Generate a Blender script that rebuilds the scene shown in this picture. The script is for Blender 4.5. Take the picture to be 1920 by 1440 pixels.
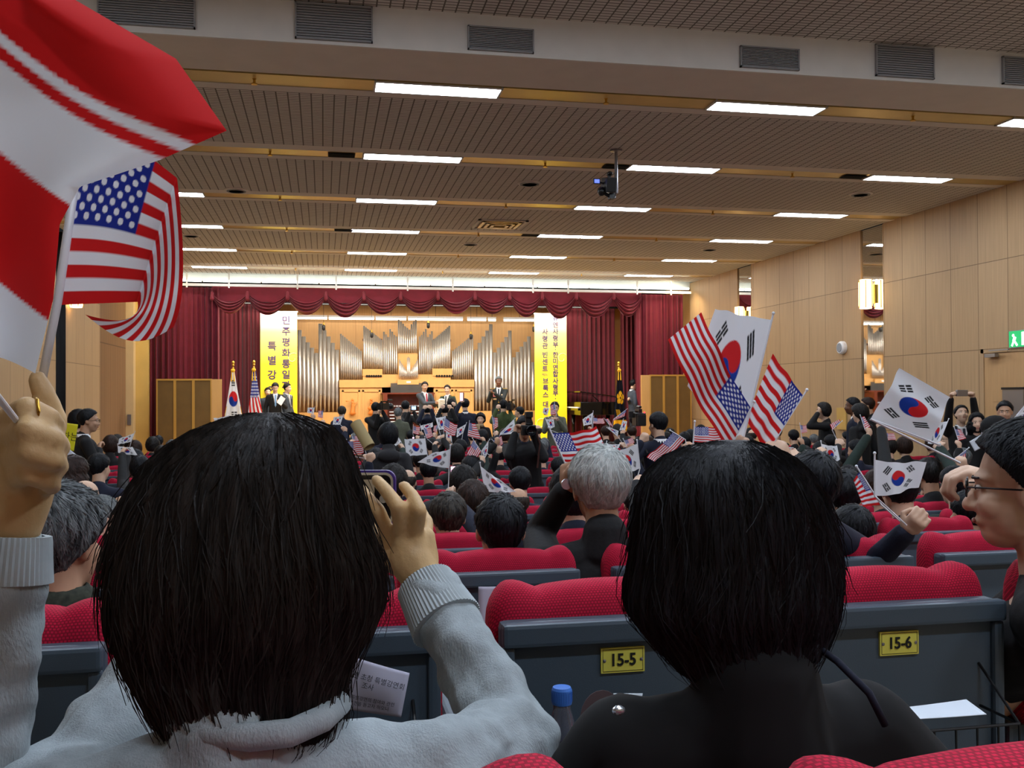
import bpy, bmesh, math, random
import numpy as np
from mathutils import Vector, Matrix, noise as mnoise
random.seed(7)
for o in list(bpy.data.objects): bpy.data.objects.remove(o)
S = bpy.context.scene
C = S.collection
# ---------------------------------------------------------------- camera
F = 1802.0; EYE = Vector((0, 0, 1.87))
def cam_axes(yaw=.1936, pitch=.0123, roll=-.0053):
    fw = Vector((math.sin(yaw)*math.cos(pitch), math.cos(yaw)*math.cos(pitch), math.sin(pitch)))
    r = Vector((math.cos(yaw), -math.sin(yaw), 0)); u = r.cross(fw)
    return r*math.cos(roll)+u*math.sin(roll), u*math.cos(roll)-r*math.sin(roll), fw
CR, CU, CF = cam_axes()
cd = bpy.data.cameras.new('camera'); cam = bpy.data.objects.new('camera', cd); C.objects.link(cam)
m = Matrix.Identity(4)
for i in range(3):
    m[i][0] = CR[i]; m[i][1] = CU[i]; m[i][2] = -CF[i]; m[i][3] = EYE[i]
cam.matrix_world = m
cd.sensor_width = 36; cd.lens = 36*F/1920; cd.clip_start = .02; cd.clip_end = 100
S.camera = cam
S.view_settings.view_transform = 'Standard'; S.view_settings.look = 'None'
S.view_settings.gamma = 1; S.view_settings.use_curve_mapping = False
S.view_settings.exposure = 0.2
S.cycles.use_denoising = True
S.cycles.max_bounces = 8; S.cycles.diffuse_bounces = 4; S.cycles.glossy_bounces = 4
S.cycles.transparent_max_bounces = 6; S.cycles.caustics_reflective = False; S.cycles.caustics_refractive = False
S.cycles.sample_clamp_indirect = 6
w = bpy.data.worlds.new('world'); S.world = w; w.use_nodes = True
w.node_tree.nodes['Background'].inputs[0].default_value = (.5, .55, .6, 1)
w.node_tree.nodes['Background'].inputs[1].default_value = .02
HALL_LIGHT = 36.0      # strength of the fluorescent diffusers
STAGE_W = 1.0
def area(name, loc, rot, sx, sy, power, col):
    l = bpy.data.lights.new(name, 'AREA'); l.shape = 'RECTANGLE'; l.size = sx; l.size_y = sy
    l.energy = power; l.color = col
    o = bpy.data.objects.new(name, l); C.objects.link(o); o.location = loc; o.rotation_euler = rot; return o
# stage border lights hidden above the valance, one before and one behind the banners
area('stage_border_light', (2.5, 24.3, 4.55), (math.radians(-14), 0, 0), 9, .35, 300*STAGE_W, (1, .9, .74))
area('stage_border_light', (2.3, 23.9, 4.5), (math.radians(40), 0, 0), 9, .3, 225*STAGE_W, (1, .93, .8))
area('stage_front_light', (2.4, 21.3, 4.6), (math.radians(32), 0, 0), 10, .3, 110*STAGE_W, (1, .96, .9))

def ray(px, py): return CR*((px-960)/F)+CU*((720-py)/F)+CF
def PY(px, py, Y): d = ray(px, py); return EYE+d*(Y/d.y)
def PX(px, py, X): d = ray(px, py); return EYE+d*(X/d.x)
def PZ(px, py, Z): d = ray(px, py); return EYE+d*((Z-1.87)/d.z)
def PD(px, py, D): return EYE+ray(px, py)*D
def PROJ(p):
    q = Vector(p)-EYE; z = q.dot(CF); return 960+F*q.dot(CR)/z, 720-F*q.dot(CU)/z
R = math.radians
# ---------------------------------------------------------------- materials
MATS = {}
def srgb(c):
    return tuple(((x/255)/12.92 if x/255 <= .04045 else ((x/255+.055)/1.055)**2.4) for x in c)
def mat(name, rgb, rough=.7, metal=0., noise=0., nscale=20., bump=0., bscale=60., stretch=(1, 1, 1), emit=0., spec=.4, trans=0., alpha=1., sheen=0.):
    if name in MATS: return MATS[name]
    M = bpy.data.materials.new(name); M.use_nodes = True; nt = M.node_tree; b = nt.nodes['Principled BSDF']
    c = srgb(rgb)+(1,)
    b.inputs['Base Color'].default_value = c; b.inputs['Roughness'].default_value = rough; b.inputs['Metallic'].default_value = metal
    b.inputs['Specular IOR Level'].default_value = spec
    if trans: b.inputs['Transmission Weight'].default_value = trans
    if alpha < 1: b.inputs['Alpha'].default_value = alpha
    if sheen: b.inputs['Sheen Weight'].default_value = sheen
    if emit: b.inputs['Emission Color'].default_value = c; b.inputs['Emission Strength'].default_value = emit
    if noise or bump:
        tc = nt.nodes.new('ShaderNodeTexCoord'); mp = nt.nodes.new('ShaderNodeMapping'); mp.inputs['Scale'].default_value = stretch
        nt.links.new(tc.outputs['Object'], mp.inputs[0])
    if noise:
        n = nt.nodes.new('ShaderNodeTexNoise'); n.inputs['Scale'].default_value = nscale; n.inputs['Detail'].default_value = 4
        nt.links.new(mp.outputs[0], n.inputs['Vector'])
        r = nt.nodes.new('ShaderNodeMapRange'); r.inputs['From Min'].default_value = .3; r.inputs['From Max'].default_value = .7
        r.inputs['To Min'].default_value = 1-noise; r.inputs['To Max'].default_value = 1+noise
        nt.links.new(n.outputs['Fac'], r.inputs['Value'])
        v = nt.nodes.new('ShaderNodeVectorMath'); v.operation = 'SCALE'; v.inputs[0].default_value = c[:3]
        nt.links.new(r.outputs[0], v.inputs['Scale']); nt.links.new(v.outputs[0], b.inputs['Base Color'])
    if bump:
        n2 = nt.nodes.new('ShaderNodeTexNoise'); n2.inputs['Scale'].default_value = bscale; n2.inputs['Detail'].default_value = 3
        nt.links.new(mp.outputs[0], n2.inputs['Vector'])
        bp = nt.nodes.new('ShaderNodeBump'); bp.inputs['Strength'].default_value = bump; bp.inputs['Distance'].default_value = .004
        nt.links.new(n2.outputs['Fac'], bp.inputs['Height']); nt.links.new(bp.outputs[0], b.inputs['Normal'])
    MATS[name] = M; return M
def brick_mat(name, rgb, rgb2, mortar, bw, bh, ms, axes='xy', rough=.6, grain=0., gs=(60, 60, 2), offset=0., bump=0.):
    """panels / tiles: a brick texture in object space; axes picks the two object axes"""
    if name in MATS: return MATS[name]
    M = bpy.data.materials.new(name); M.use_nodes = True; nt = M.node_tree; b = nt.nodes['Principled BSDF']
    b.inputs['Roughness'].default_value = rough; b.inputs['Specular IOR Level'].default_value = .3
    tc = nt.nodes.new('ShaderNodeTexCoord'); sp = nt.nodes.new('ShaderNodeSeparateXYZ'); cb = nt.nodes.new('ShaderNodeCombineXYZ')
    nt.links.new(tc.outputs['Object'], sp.inputs[0])
    nt.links.new(sp.outputs[axes[0].upper()], cb.inputs[0])
    if axes[1] == 's':
        ad = nt.nodes.new('ShaderNodeMath'); nt.links.new(sp.outputs['Y'], ad.inputs[0]); nt.links.new(sp.outputs['Z'], ad.inputs[1]); nt.links.new(ad.outputs[0], cb.inputs[1])
    else: nt.links.new(sp.outputs[axes[1].upper()], cb.inputs[1])
    t = nt.nodes.new('ShaderNodeTexBrick'); t.offset = offset; t.squash = 1
    t.inputs['Scale'].default_value = 1; t.inputs['Brick Width'].default_value = bw; t.inputs['Row Height'].default_value = bh
    t.inputs['Mortar Size'].default_value = ms; t.inputs['Mortar Smooth'].default_value = .1
    t.inputs['Color1'].default_value = srgb(rgb)+(1,); t.inputs['Color2'].default_value = srgb(rgb2)+(1,); t.inputs['Mortar'].default_value = srgb(mortar)+(1,)
    nt.links.new(cb.outputs[0], t.inputs['Vector'])
    out = t.outputs['Color']
    if grain:
        mp = nt.nodes.new('ShaderNodeMapping'); mp.inputs['Scale'].default_value = gs; nt.links.new(tc.outputs['Object'], mp.inputs[0])
        n = nt.nodes.new('ShaderNodeTexNoise'); n.inputs['Scale'].default_value = 1; n.inputs['Detail'].default_value = 3
        nt.links.new(mp.outputs[0], n.inputs['Vector'])
        r = nt.nodes.new('ShaderNodeMapRange'); r.inputs['From Min'].default_value = .3; r.inputs['From Max'].default_value = .7
        r.inputs['To Min'].default_value = 1-grain; r.inputs['To Max'].default_value = 1+grain
        nt.links.new(n.outputs['Fac'], r.inputs['Value'])
        v = nt.nodes.new('ShaderNodeVectorMath'); v.operation = 'SCALE'
        nt.links.new(out, v.inputs[0]); nt.links.new(r.outputs[0], v.inputs['Scale']); out = v.outputs[0]
    nt.links.new(out, b.inputs['Base Color'])
    if bump:
        bp = nt.nodes.new('ShaderNodeBump'); bp.inputs['Strength'].default_value = bump; bp.inputs['Distance'].default_value = .003; bp.invert = True
        nt.links.new(t.outputs['Fac'], bp.inputs['Height']); nt.links.new(bp.outputs[0], b.inputs['Normal'])
    MATS[name] = M; return M
def attr_mat(name, rough=.8, transl=0.):
    if name in MATS: return MATS[name]
    M = bpy.data.materials.new(name); M.use_nodes = True; nt = M.node_tree; b = nt.nodes['Principled BSDF']
    a = nt.nodes.new('ShaderNodeAttribute'); a.attribute_name = 'dye'
    b.inputs['Roughness'].default_value = rough; b.inputs['Specular IOR Level'].default_value = .2
    nt.links.new(a.outputs['Color'], b.inputs['Base Color'])
    if transl:
        t = nt.nodes.new('ShaderNodeBsdfTranslucent'); mx = nt.nodes.new('ShaderNodeMixShader'); mx.inputs[0].default_value = transl
        nt.links.new(a.outputs['Color'], t.inputs[0]); nt.links.new(b.outputs[0], mx.inputs[1]); nt.links.new(t.outputs[0], mx.inputs[2])
        nt.links.new(mx.outputs[0], nt.nodes['Material Output'].inputs['Surface'])
    MATS[name] = M; return M
def hair_mat(name, rgb, rgb2, rough=.5, spec=.2):
    if name in MATS: return MATS[name]
    M = bpy.data.materials.new(name); M.use_nodes = True; nt = M.node_tree; b = nt.nodes['Principled BSDF']
    tc = nt.nodes.new('ShaderNodeTexCoord'); mp = nt.nodes.new('ShaderNodeMapping'); mp.inputs['Scale'].default_value = (90, 90, 14)
    n = nt.nodes.new('ShaderNodeTexNoise'); n.inputs['Scale'].default_value = 1; n.inputs['Detail'].default_value = 4; n.inputs['Distortion'].default_value = .6
    nt.links.new(tc.outputs['Object'], mp.inputs[0]); nt.links.new(mp.outputs[0], n.inputs['Vector'])
    cr = nt.nodes.new('ShaderNodeValToRGB'); cr.color_ramp.elements[0].position = .35; cr.color_ramp.elements[1].position = .68
    cr.color_ramp.elements[0].color = srgb(rgb)+(1,); cr.color_ramp.elements[1].color = srgb(rgb2)+(1,)
    nt.links.new(n.outputs['Fac'], cr.inputs[0]); nt.links.new(cr.outputs[0], b.inputs['Base Color'])
    b.inputs['Roughness'].default_value = rough; b.inputs['Specular IOR Level'].default_value = spec
    bp = nt.nodes.new('ShaderNodeBump'); bp.inputs['Strength'].default_value = .6; bp.inputs['Distance'].default_value = .004
    nt.links.new(n.outputs['Fac'], bp.inputs['Height']); nt.links.new(bp.outputs[0], b.inputs['Normal'])
    MATS[name] = M; return M
hair_mat('hair_black', (7, 8, 10), (30, 32, 38), .52); hair_mat('hair_dark', (11, 10, 10), (42, 38, 36), .52); hair_mat('hair_brown', (30, 19, 15), (58, 38, 30))
hair_mat('hair_grey', (70, 74, 76), (135, 140, 140), .6); hair_mat('hair_white', (165, 170, 168), (215, 218, 214), .6)
hair_mat('hair_salt', (34, 37, 40), (128, 134, 136), .55); hair_mat('hair_thin', (28, 26, 25), (75, 68, 60), .5)
mat('skin', (208, 172, 146), .55, noise=.06, nscale=30); mat('skin_dark', (104, 68, 48), .5, noise=.06, nscale=30); mat('skin_tan', (184, 144, 116), .55, noise=.06, nscale=30)
for n_, c_ in dict(black=(16, 16, 18), charcoal=(38, 38, 41), navy=(22, 27, 46), grey=(96, 98, 92), greygreen=(84, 88, 74), olive=(72, 88, 52), brown=(74, 46, 34), red=(150, 40, 34),
                   darkgreen=(24, 40, 34), slate=(58, 66, 78), purple=(62, 48, 82), tan=(150, 130, 100), blue=(34, 50, 120), suit=(52, 58, 66), uniform=(20, 27, 30), greenuni=(44, 58, 50),
                   pink=(218, 196, 210), cream=(206, 198, 178), white=(225, 226, 228), pinkcoat=(226, 150, 160)).items():
    mat('cloth_'+n_, c_, .85, noise=.12, nscale=25, bump=.25, bscale=90, sheen=.0)
mat('white', (235, 235, 235), .6); mat('blackplastic', (14, 14, 16), .4); mat('steel', (150, 150, 155), .35, .9); mat('lens', (10, 12, 20), .08, .3)
mat('eyewhite', (230, 228, 224), .3); mat('iris', (30, 20, 16), .2); mat('lip', (168, 92, 82), .5); mat('poleplastic', (225, 228, 235), .35)
# ---------------------------------------------------------------- mesh helpers
def newobj(name, me, material=None, parent=None, loc=None, rot=None):
    o = bpy.data.objects.new(name, me); C.objects.link(o)
    if material:
        M = MATS[material] if isinstance(material, str) else material
        if len(me.materials) == 0: me.materials.append(M)
    if parent: o.parent = parent
    if loc is not None: o.location = loc
    if rot is not None: o.rotation_euler = rot
    return o
def tag(o, label=None, cat=None, group=None, kind=None):
    if label: o['label'] = label
    if cat: o['category'] = cat
    if group: o['group'] = group
    if kind: o['kind'] = kind
    return o
def empty(name, loc=(0, 0, 0), rz=0, label=None, cat=None, group=None):
    o = bpy.data.objects.new(name, None); C.objects.link(o); o.location = loc; o.rotation_euler = (0, 0, rz); o.empty_display_size = .1
    return tag(o, label, cat, group)
class MB:
    def __init__(s): s.v = []; s.f = []
    def add(s, vs, fs):
        k = len(s.v); s.v += [tuple(v) for v in vs]; s.f += [tuple(i+k for i in f) for f in fs]; return s
    def box(s, c, d, rot=None):
        x, y, z = [q/2 for q in d]; vs = [Vector((a*x, b*y, e*z)) for a in (-1, 1) for b in (-1, 1) for e in (-1, 1)]
        if rot is not None: vs = [rot @ v for v in vs]
        return s.add([v+Vector(c) for v in vs], [(0, 1, 3, 2), (4, 6, 7, 5), (0, 4, 5, 1), (2, 3, 7, 6), (0, 2, 6, 4), (1, 5, 7, 3)])
    def b2(s, x0, x1, y0, y1, z0, z1): return s.box(((x0+x1)/2, (y0+y1)/2, (z0+z1)/2), (abs(x1-x0), abs(y1-y0), abs(z1-z0)))
    def loft(s, loops, cap=True, closed=True):
        n = len(loops[0]); vs = [v for l in loops for v in l]; fs = []
        for i in range(len(loops)-1):
            for j in range(n if closed else n-1):
                a = i*n+j; b = i*n+(j+1) % n; fs.append((a, b, b+n, a+n))
        if cap: fs.append(tuple(range(n-1, -1, -1))); fs.append(tuple((len(loops)-1)*n+j for j in range(n)))
        return s.add(vs, fs)
    def tube(s, pts, r, n=8, cap=True):
        pts = [Vector(p) for p in pts]; rs = r if isinstance(r, (list, tuple)) else [r]*len(pts); loops = []
        for i, p in enumerate(pts):
            t = (pts[min(i+1, len(pts)-1)]-pts[max(i-1, 0)]).normalized()
            a = t.cross(Vector((0, 0, 1)) if abs(t.z) < .9 else Vector((1, 0, 0))).normalized(); b = t.cross(a)
            loops.append([p+(a*math.cos(2*math.pi*k/n)+b*math.sin(2*math.pi*k/n))*rs[i] for k in range(n)])
        return s.loft(loops, cap)
    def lathe(s, prof, c=(0, 0, 0), n=16, axis='z'):
        c = Vector(c); loops = []
        for r, h in prof:
            l = []
            for k in range(n):
                a = 2*math.pi*k/n; p = Vector((r*math.cos(a), r*math.sin(a), h))
                if axis == 'y': p = Vector((p.x, p.z, -p.y))
                if axis == 'x': p = Vector((p.z, p.y, -p.x))
                l.append(c+p)
            loops.append(l)
        return s.loft(loops, True)
    def ell(s, c, r, rot=None, seg=14, rings=9):
        loops = []
        for i in range(rings+1):
            t = math.pi*i/rings; rr = max(math.sin(t), 1e-3); l = []
            for k in range(seg):
                a = 2*math.pi*k/seg; p = Vector((r[0]*rr*math.cos(a), r[1]*rr*math.sin(a), -r[2]*math.cos(t)))
                l.append((rot @ p if rot is not None else p)+Vector(c))
            loops.append(l)
        return s.loft(loops, True)
    def cap2(s, p0, r0, p1, r1, side=None, ka=1., kb=1., n=14):
        """tapered capsule with an elliptical section: ka along side, kb across"""
        p0 = Vector(p0); p1 = Vector(p1); t = p1-p0
        if t.length < 1e-5: t = Vector((0, 0, 1e-3))
        t.normalize()
        a = Vector(side) if side is not None else (Vector((0, 0, 1)) if abs(t.z) < .8 else Vector((1, 0, 0)))
        a = (a-t*a.dot(t)).normalized(); b = t.cross(a); loops = []
        st = [(p0, r0, -math.pi/2*q/4) for q in (4, 3, 2, 1)]+[(p0, r0, 0), (p1, r1, 0)]+[(p1, r1, math.pi/2*q/4) for q in (1, 2, 3, 4)]
        kk = min(1, kb)
        for p, r, an in st:
            rr = max(r*math.cos(an), 1e-4); cc = p+t*(r*kk*math.sin(an))
            loops.append([cc+(a*math.cos(2*math.pi*k/n)*ka+b*math.sin(2*math.pi*k/n)*kb)*rr for k in range(n)])
        return s.loft(loops, True)
    def grid(s, fn, nu, nv):
        vs = [fn(i/nu, j/nv) for j in range(nv+1) for i in range(nu+1)]
        return s.add(vs, [(j*(nu+1)+i, j*(nu+1)+i+1, (j+1)*(nu+1)+i+1, (j+1)*(nu+1)+i) for j in range(nv) for i in range(nu)])
    def mesh(s, name, smooth=False):
        me = bpy.data.meshes.new(name); me.from_pydata(s.v, [], s.f); me.update()
        if smooth: me.polygons.foreach_set('use_smooth', [True]*len(me.polygons))
        return me
    def obj(s, name, material, parent=None, smooth=False, loc=None, rot=None, bevel=0, kind=None):
        me = s.mesh(name, smooth)
        bm = bmesh.new(); bm.from_mesh(me); bmesh.ops.recalc_face_normals(bm, faces=bm.faces)
        if bevel: bmesh.ops.bevel(bm, geom=bm.edges[:], offset=bevel, segments=2, affect='EDGES', profile=.6)
        bm.to_mesh(me); bm.free()
        o = newobj(name, me, material, parent, loc, rot)
        if kind: o['kind'] = kind
        return o
def bake(o):
    dg = bpy.context.evaluated_depsgraph_get(); me = bpy.data.meshes.new_from_object(o.evaluated_get(dg)); return me
def remesh(mb, name, vox, smooth_it=3, fac=.5):
    me = mb.mesh(name); o = bpy.data.objects.new(name, me); C.objects.link(o)
    r = o.modifiers.new('r', 'REMESH'); r.mode = 'VOXEL'; r.voxel_size = vox; r.use_smooth_shade = True
    if smooth_it: sm = o.modifiers.new('s', 'SMOOTH'); sm.factor = fac; sm.iterations = smooth_it
    out = bake(o); out.name = name; out.materials.clear(); bpy.data.objects.remove(o); bpy.data.meshes.remove(me)
    out.polygons.foreach_set('use_smooth', [True]*len(out.polygons))
    return out
def curtain_grid(x0, x1, Y, z0, z1, folds, amp, seed=0):
    rnd = random.Random(seed); ph = [rnd.uniform(-.6, .6) for _ in range(folds+2)]
    def fn(u, v):
        k = u*folds; i = int(k); p = ph[i]*(1-(k-i))+ph[i+1]*(k-i)
        a = amp*(.7+.5*math.sin(7*u+seed))*(1-.25*v)
        return Vector((x0+(x1-x0)*u+.25*a*math.sin(4*math.pi*k+p), Y+a*math.sin(2*math.pi*k+p)+.3*a*math.sin(5.1*math.pi*k), z0+(z1-z0)*v))
    return fn
FONT = None
def text(name, s, size, loc, rot, material, parent, align='CENTER', ext=.001, bold=0., sx=1.):
    cu = bpy.data.curves.new(name, 'FONT'); cu.body = s; cu.size = size; cu.align_x = align; cu.align_y = 'CENTER'; cu.extrude = ext; cu.offset = bold
    cu.resolution_u = 3
    o = bpy.data.objects.new(name, cu); C.objects.link(o); me = bake(o); bpy.data.objects.remove(o); me.materials.clear()
    t = newobj(name, me, material, parent, loc, rot); t.scale = (sx, 1, 1); return t
def copy_tree(o, parent=None):
    c = o.copy(); C.objects.link(c); c.parent = parent
    for ch in list(o.children): copy_tree(ch, c)
    return c
# ================================================================ the hall
XL, XR, ZC = -4.4, 9.35, 4.77
brick_mat('wall_wood', (184, 150, 110), (177, 143, 104), (124, 96, 68), .62, 1.25, .006, 'yz', .55, .09, (40, 40, 1.2))
brick_mat('stage_wood', (206, 160, 106), (198, 152, 98), (164, 116, 66), .9, 3.2, .004, 'xz', .5, .08, (30, 30, 1.2))
brick_mat('ceiling_tile', (218, 212, 204), (212, 206, 198), (116, 108, 100), .11, .055, .007, 'xy', .9, 0, bump=.3)
mat('ceiling_plain', (222, 214, 204), .85, noise=.03, nscale=4); mat('beam_white', (226, 224, 218), .8, noise=.03, nscale=5)
mat('gold', (200, 174, 108), .35, .45, noise=.08, nscale=3, stretch=(1, 1, 1)); mat('grille', (150, 152, 154), .7, noise=.1, nscale=200)
mat('tube_glow', (228, 240, 255), .5, emit=HALL_LIGHT); mat('dark', (12, 11, 12), .9); mat('carpet', (138, 130, 120), .95, noise=.2, nscale=60)
mat('mirror', (214, 216, 220), .02, 1.); mat('sconce_glow', (255, 214, 150), .6, emit=7)
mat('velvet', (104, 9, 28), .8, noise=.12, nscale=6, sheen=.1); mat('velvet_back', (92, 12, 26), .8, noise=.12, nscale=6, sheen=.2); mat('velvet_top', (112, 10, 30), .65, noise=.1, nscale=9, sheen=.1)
mat('stage_floor', (206, 166, 104), .35, noise=.08, nscale=6, stretch=(.4, 8, 1)); mat('organ_wood', (204, 156, 92), .45, noise=.06, nscale=5, stretch=(1, 1, .2))
mat('pipe_metal', (196, 188, 178), .4, .75, noise=.04, nscale=9); mat('console_wood', (104, 46, 26), .4, noise=.1, nscale=9); mat('brass', (214, 170, 70), .3, .9)
def struct(o): o['kind'] = 'structure'; return o
# floor: raked steps (row k stands at floor z)
DROP = {17: .12, 16: .22, 15: .345, 14: .46, 13: .565, 12: .68, 11: .77, 10: .85, 9: .9}
def rowY(k): return 1.65+1.1*(15-k)
def rowZ(k): return 1.87-DROP.get(k, .92)-.95
fl = MB()
for k in range(18, 8, -1):
    z = rowZ(max(9, min(17, k))) if k > 8 else 0
    fl.b2(XL-.2, XR+.2, rowY(k)-.35, rowY(k)+.75, -.35, z)
fl.b2(XL-.2, XR+.2, rowY(9)+.75, 22.0, -.35, 0.0)
struct(fl.obj('floor', 'carpet'))
# ceiling with recessed gold troughs that carry the fluorescent lights
H = 2.9; LX0, LY0, LCS, LRS, LL = .1613*H, 3.0628*H, 1.1513*H, .9095*H, .4165*H
plain, tile, gold = MB(), MB(), MB()
TW = .30
rows = [LY0+LRS*r for r in range(6)]
BY = 8.05
def slab(mb, y0, y1, z=ZC): mb.b2(XL, XR, y0, y1, z, z+.05)
slab(plain, BY, rows[0]-.06)
for i, y in enumerate(rows):
    for s in (0, 1):                                                # plain margins along each trough
        yy = y-.06 if s == 0 else y+TW-.06
    slab(plain, y+TW, y+TW+.16)
    nx = rows[i+1]-.22 if i < 5 else 23.3
    slab(tile, y+TW+.16, nx)
    if i < 5: slab(plain, nx, rows[i+1]-.001)
    gold.b2(XL, XR, y, y+TW, ZC+.006, ZC+.03)
c0 = struct(plain.obj('ceiling', 'ceiling_plain'))
struct(tile.obj('ceiling', 'ceiling_tile')); struct(gold.obj('trim_1', 'gold'))
bk = MB().b2(XL, XR, BY-.03, BY, ZC, 5.11); bk.b2(XL, XR, BY-.36, BY, ZC-.0, ZC+.02) if 0 else None
struct(bk.obj('trim_2', 'beam_white'))
struct(MB().b2(XL, XR, -3, BY, 5.11, 5.16).obj('ceiling', 'ceiling_tile'))
# bulkhead grilles
for px0, px1, py0, py1, lab in ((182, 366, -25, 54, 'leftmost grey louvred grille in the white bulkhead'), (553, 699, 2, 82, 'grey louvred grille second from the left in the white bulkhead'),
        (877, 1001, 47, 103, 'grey grille in the white bulkhead above the organ'), (1388, 1499, 85, 138, 'flush grey grille in the white bulkhead right of centre'),
        (1642, 1752, 82, 154, 'grey speaker grille box second from the right on the bulkhead'), (1880, 2000, 105, 165, 'grey speaker box at the right end of the bulkhead')):
    a = PY(px0, py0, BY-.05); b = PY(px1, py1, BY-.05)
    z0 = max(min(a.z, b.z), ZC+.03); z1 = max(a.z, b.z); z1 = min(z1, 5.1)
    g = empty('ceiling_grille', ((a.x+b.x)/2, BY-.03, z0), 0, lab, 'grille', 'grilles along the bulkhead')
    w2 = (b.x-a.x)/2; hh = z1-z0
    MB().b2(-w2, w2, -.03, 0, 0, .012).b2(-w2, w2, -.03, 0, hh-.012, hh).b2(-w2, -w2+.012, -.03, 0, 0, hh).b2(w2-.012, w2, -.03, 0, 0, hh).obj('frame', 'grille', g)
    l = MB(); n = 14
    for i in range(n): l.b2(-w2+.012, w2-.012, -.022, -.004, hh*(i+.25)/n, hh*(i+.75)/n)
    l.b2(-w2+.01, w2-.01, -.006, -.002, .01, hh-.01); l.obj('louvre', 'grille', g)
# fluorescent lights
names_r = ['first row beyond the bulkhead', 'second row from the bulkhead', 'third row from the bulkhead', 'fourth row from the bulkhead', 'fifth row from the bulkhead', 'last row before the stage']
names_c = ['leftmost column', 'column above the organ', 'column right of centre', 'rightmost column']
for i, y in enumerate(rows):
    for c in range(-1, 3):
        x = LX0+LCS*c
        t = empty('ceiling_light', (x+LL/2, y+TW/2, ZC), 0, f'white fluorescent ceiling light in the {names_r[i]}, {names_c[c+1]}', 'ceiling light', 'fluorescent ceiling lights')
        MB().b2(-LL/2, LL/2, -TW/2+.001, -TW/2+.02, -.008, .018).b2(-LL/2, LL/2, TW/2-.02, TW/2-.001, -.008, .018).b2(-LL/2, -LL/2+.02, -TW/2, TW/2, -.008, .018).b2(LL/2-.02, LL/2, -TW/2, TW/2, -.008, .018).obj('frame', 'beam_white', t)
        MB().b2(-LL/2+.02, LL/2-.02, -TW/2+.02, TW/2-.02, -.004, .016).obj('diffuser', 'tube_glow', t)
    # sprinkler heads in the trough between the lights
    for c in range(-1, 3):
        x = LX0+LCS*c+LL+1.05
        if x > XR-.4: continue
        MB().lathe([(.004, .019), (.03, .019), (.03, .01), (.012, .0), (.012, -.03), (.028, -.035), (.028, -.045), (.004, -.045)], (0, 0, 0), 10).obj('sprinkler', 'brass', loc=(x, y+TW/2, ZC), smooth=False)
        tag(C.objects[-1], f'sprinkler head, {names_r[i]}, right of the {names_c[c+1].replace("column right of centre", "right-of-centre column").replace("column above the organ", "organ column")}', 'sprinkler', 'sprinklers in the ceiling troughs')
for c in range(-1, 3):      # the hall lights go on above the camera; rear pair is added unseen fill
    for y in (5.2, 1.8, -1.3):
        if y < 3 and c in (-1, 2): continue
        t = empty('ceiling_light', (LX0+LCS*c+LL/2, y, 5.11), 0, f'upper ceiling fluorescent light, {names_c[c+1]}, '+({5.2: 'nearer the bulkhead', 1.8: 'farther back'}.get(y, 'at the back wall')), 'ceiling light', 'upper ceiling lights')
        MB().b2(-LL/2, LL/2, -TW/2, TW/2, -.03, -.001).obj('frame', 'beam_white', t); MB().b2(-LL/2+.02, LL/2-.02, -TW/2+.02, TW/2-.02, -.034, -.03).obj('diffuser', mat('tube_glow_dim', (225, 238, 255), .5, emit=HALL_LIGHT*1.7), t)
# round ceiling speakers, diffusers
for px, py, lab in ((993, 343, 'round slotted ceiling speaker nearest, above the right banner'), (1614, 363, 'round ceiling speaker beside the right wall'), (882, 457, 'small round ceiling speaker in the middle of the hall'), (358, 441, 'round ceiling speaker beside the waved flag'), (1330, 467, 'round ceiling speaker far right of centre'), (443, 356, 'round ceiling speaker seen just right of the waved flag')):
    p = PZ(px, py, ZC); t = empty('ceiling_speaker', p, 0, lab, 'speaker', 'round ceiling speakers')
    MB().lathe([(.06, -.001), (.17, -.001), (.165, -.012), (.13, -.02), (.06, -.02)], n=24).obj('rim', 'ceiling_plain', t)
    mb = MB()
    for r_ in (.03, .06, .09, .12): mb.lathe([(r_, -.02), (r_+.012, -.02), (r_+.012, -.026), (r_, -.026)], n=20)
    mb.obj('grille', 'grille', t)
p0 = PZ(902, 410, ZC); p1 = PZ(968, 430, ZC)
t = empty('ceiling_diffuser', ((p0.x+p1.x)/2, (p0.y+p1.y)/2, ZC), 0, 'square warm-lit air diffuser in the middle of the ceiling', 'diffuser')
for k in range(4): a = .42-.09*k; MB().b2(-a, a, -a, -a+.05, -.02-.008*k, -.001).b2(-a, a, a-.05, a, -.02-.008*k, -.001).b2(-a, -a+.05, -a, a, -.02-.008*k, -.001).b2(a-.05, a, -a, a, -.02-.008*k, -.001).obj('ring', 'gold' if k else 'ceiling_plain', t)
for px, py, lab in ((641, 283, 'small dark vent beside the second light of the organ column'), (1166, 303, 'small dark vent left of the light above the ceiling camera'), (1622, 322, 'small dark vent left of the rightmost light'), (645, 427, 'dark vent beside the fourth light of the organ column'), (1000, 437, 'dark vent beside the fourth light right of centre')):
    p = PZ(px, py, ZC); mb = MB(); mb.b2(-.16, .16, -.09, .09, -.006, -.001)
    for k in range(5): mb.b2(-.15, .15, -.08+.034*k, -.065+.034*k, -.014, -.006)
    tag(mb.obj('air_vent', 'dark', loc=(p.x, round((p.y-LY0-.15)/LRS)*LRS+LY0+.15, ZC)), lab, 'vent')
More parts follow.
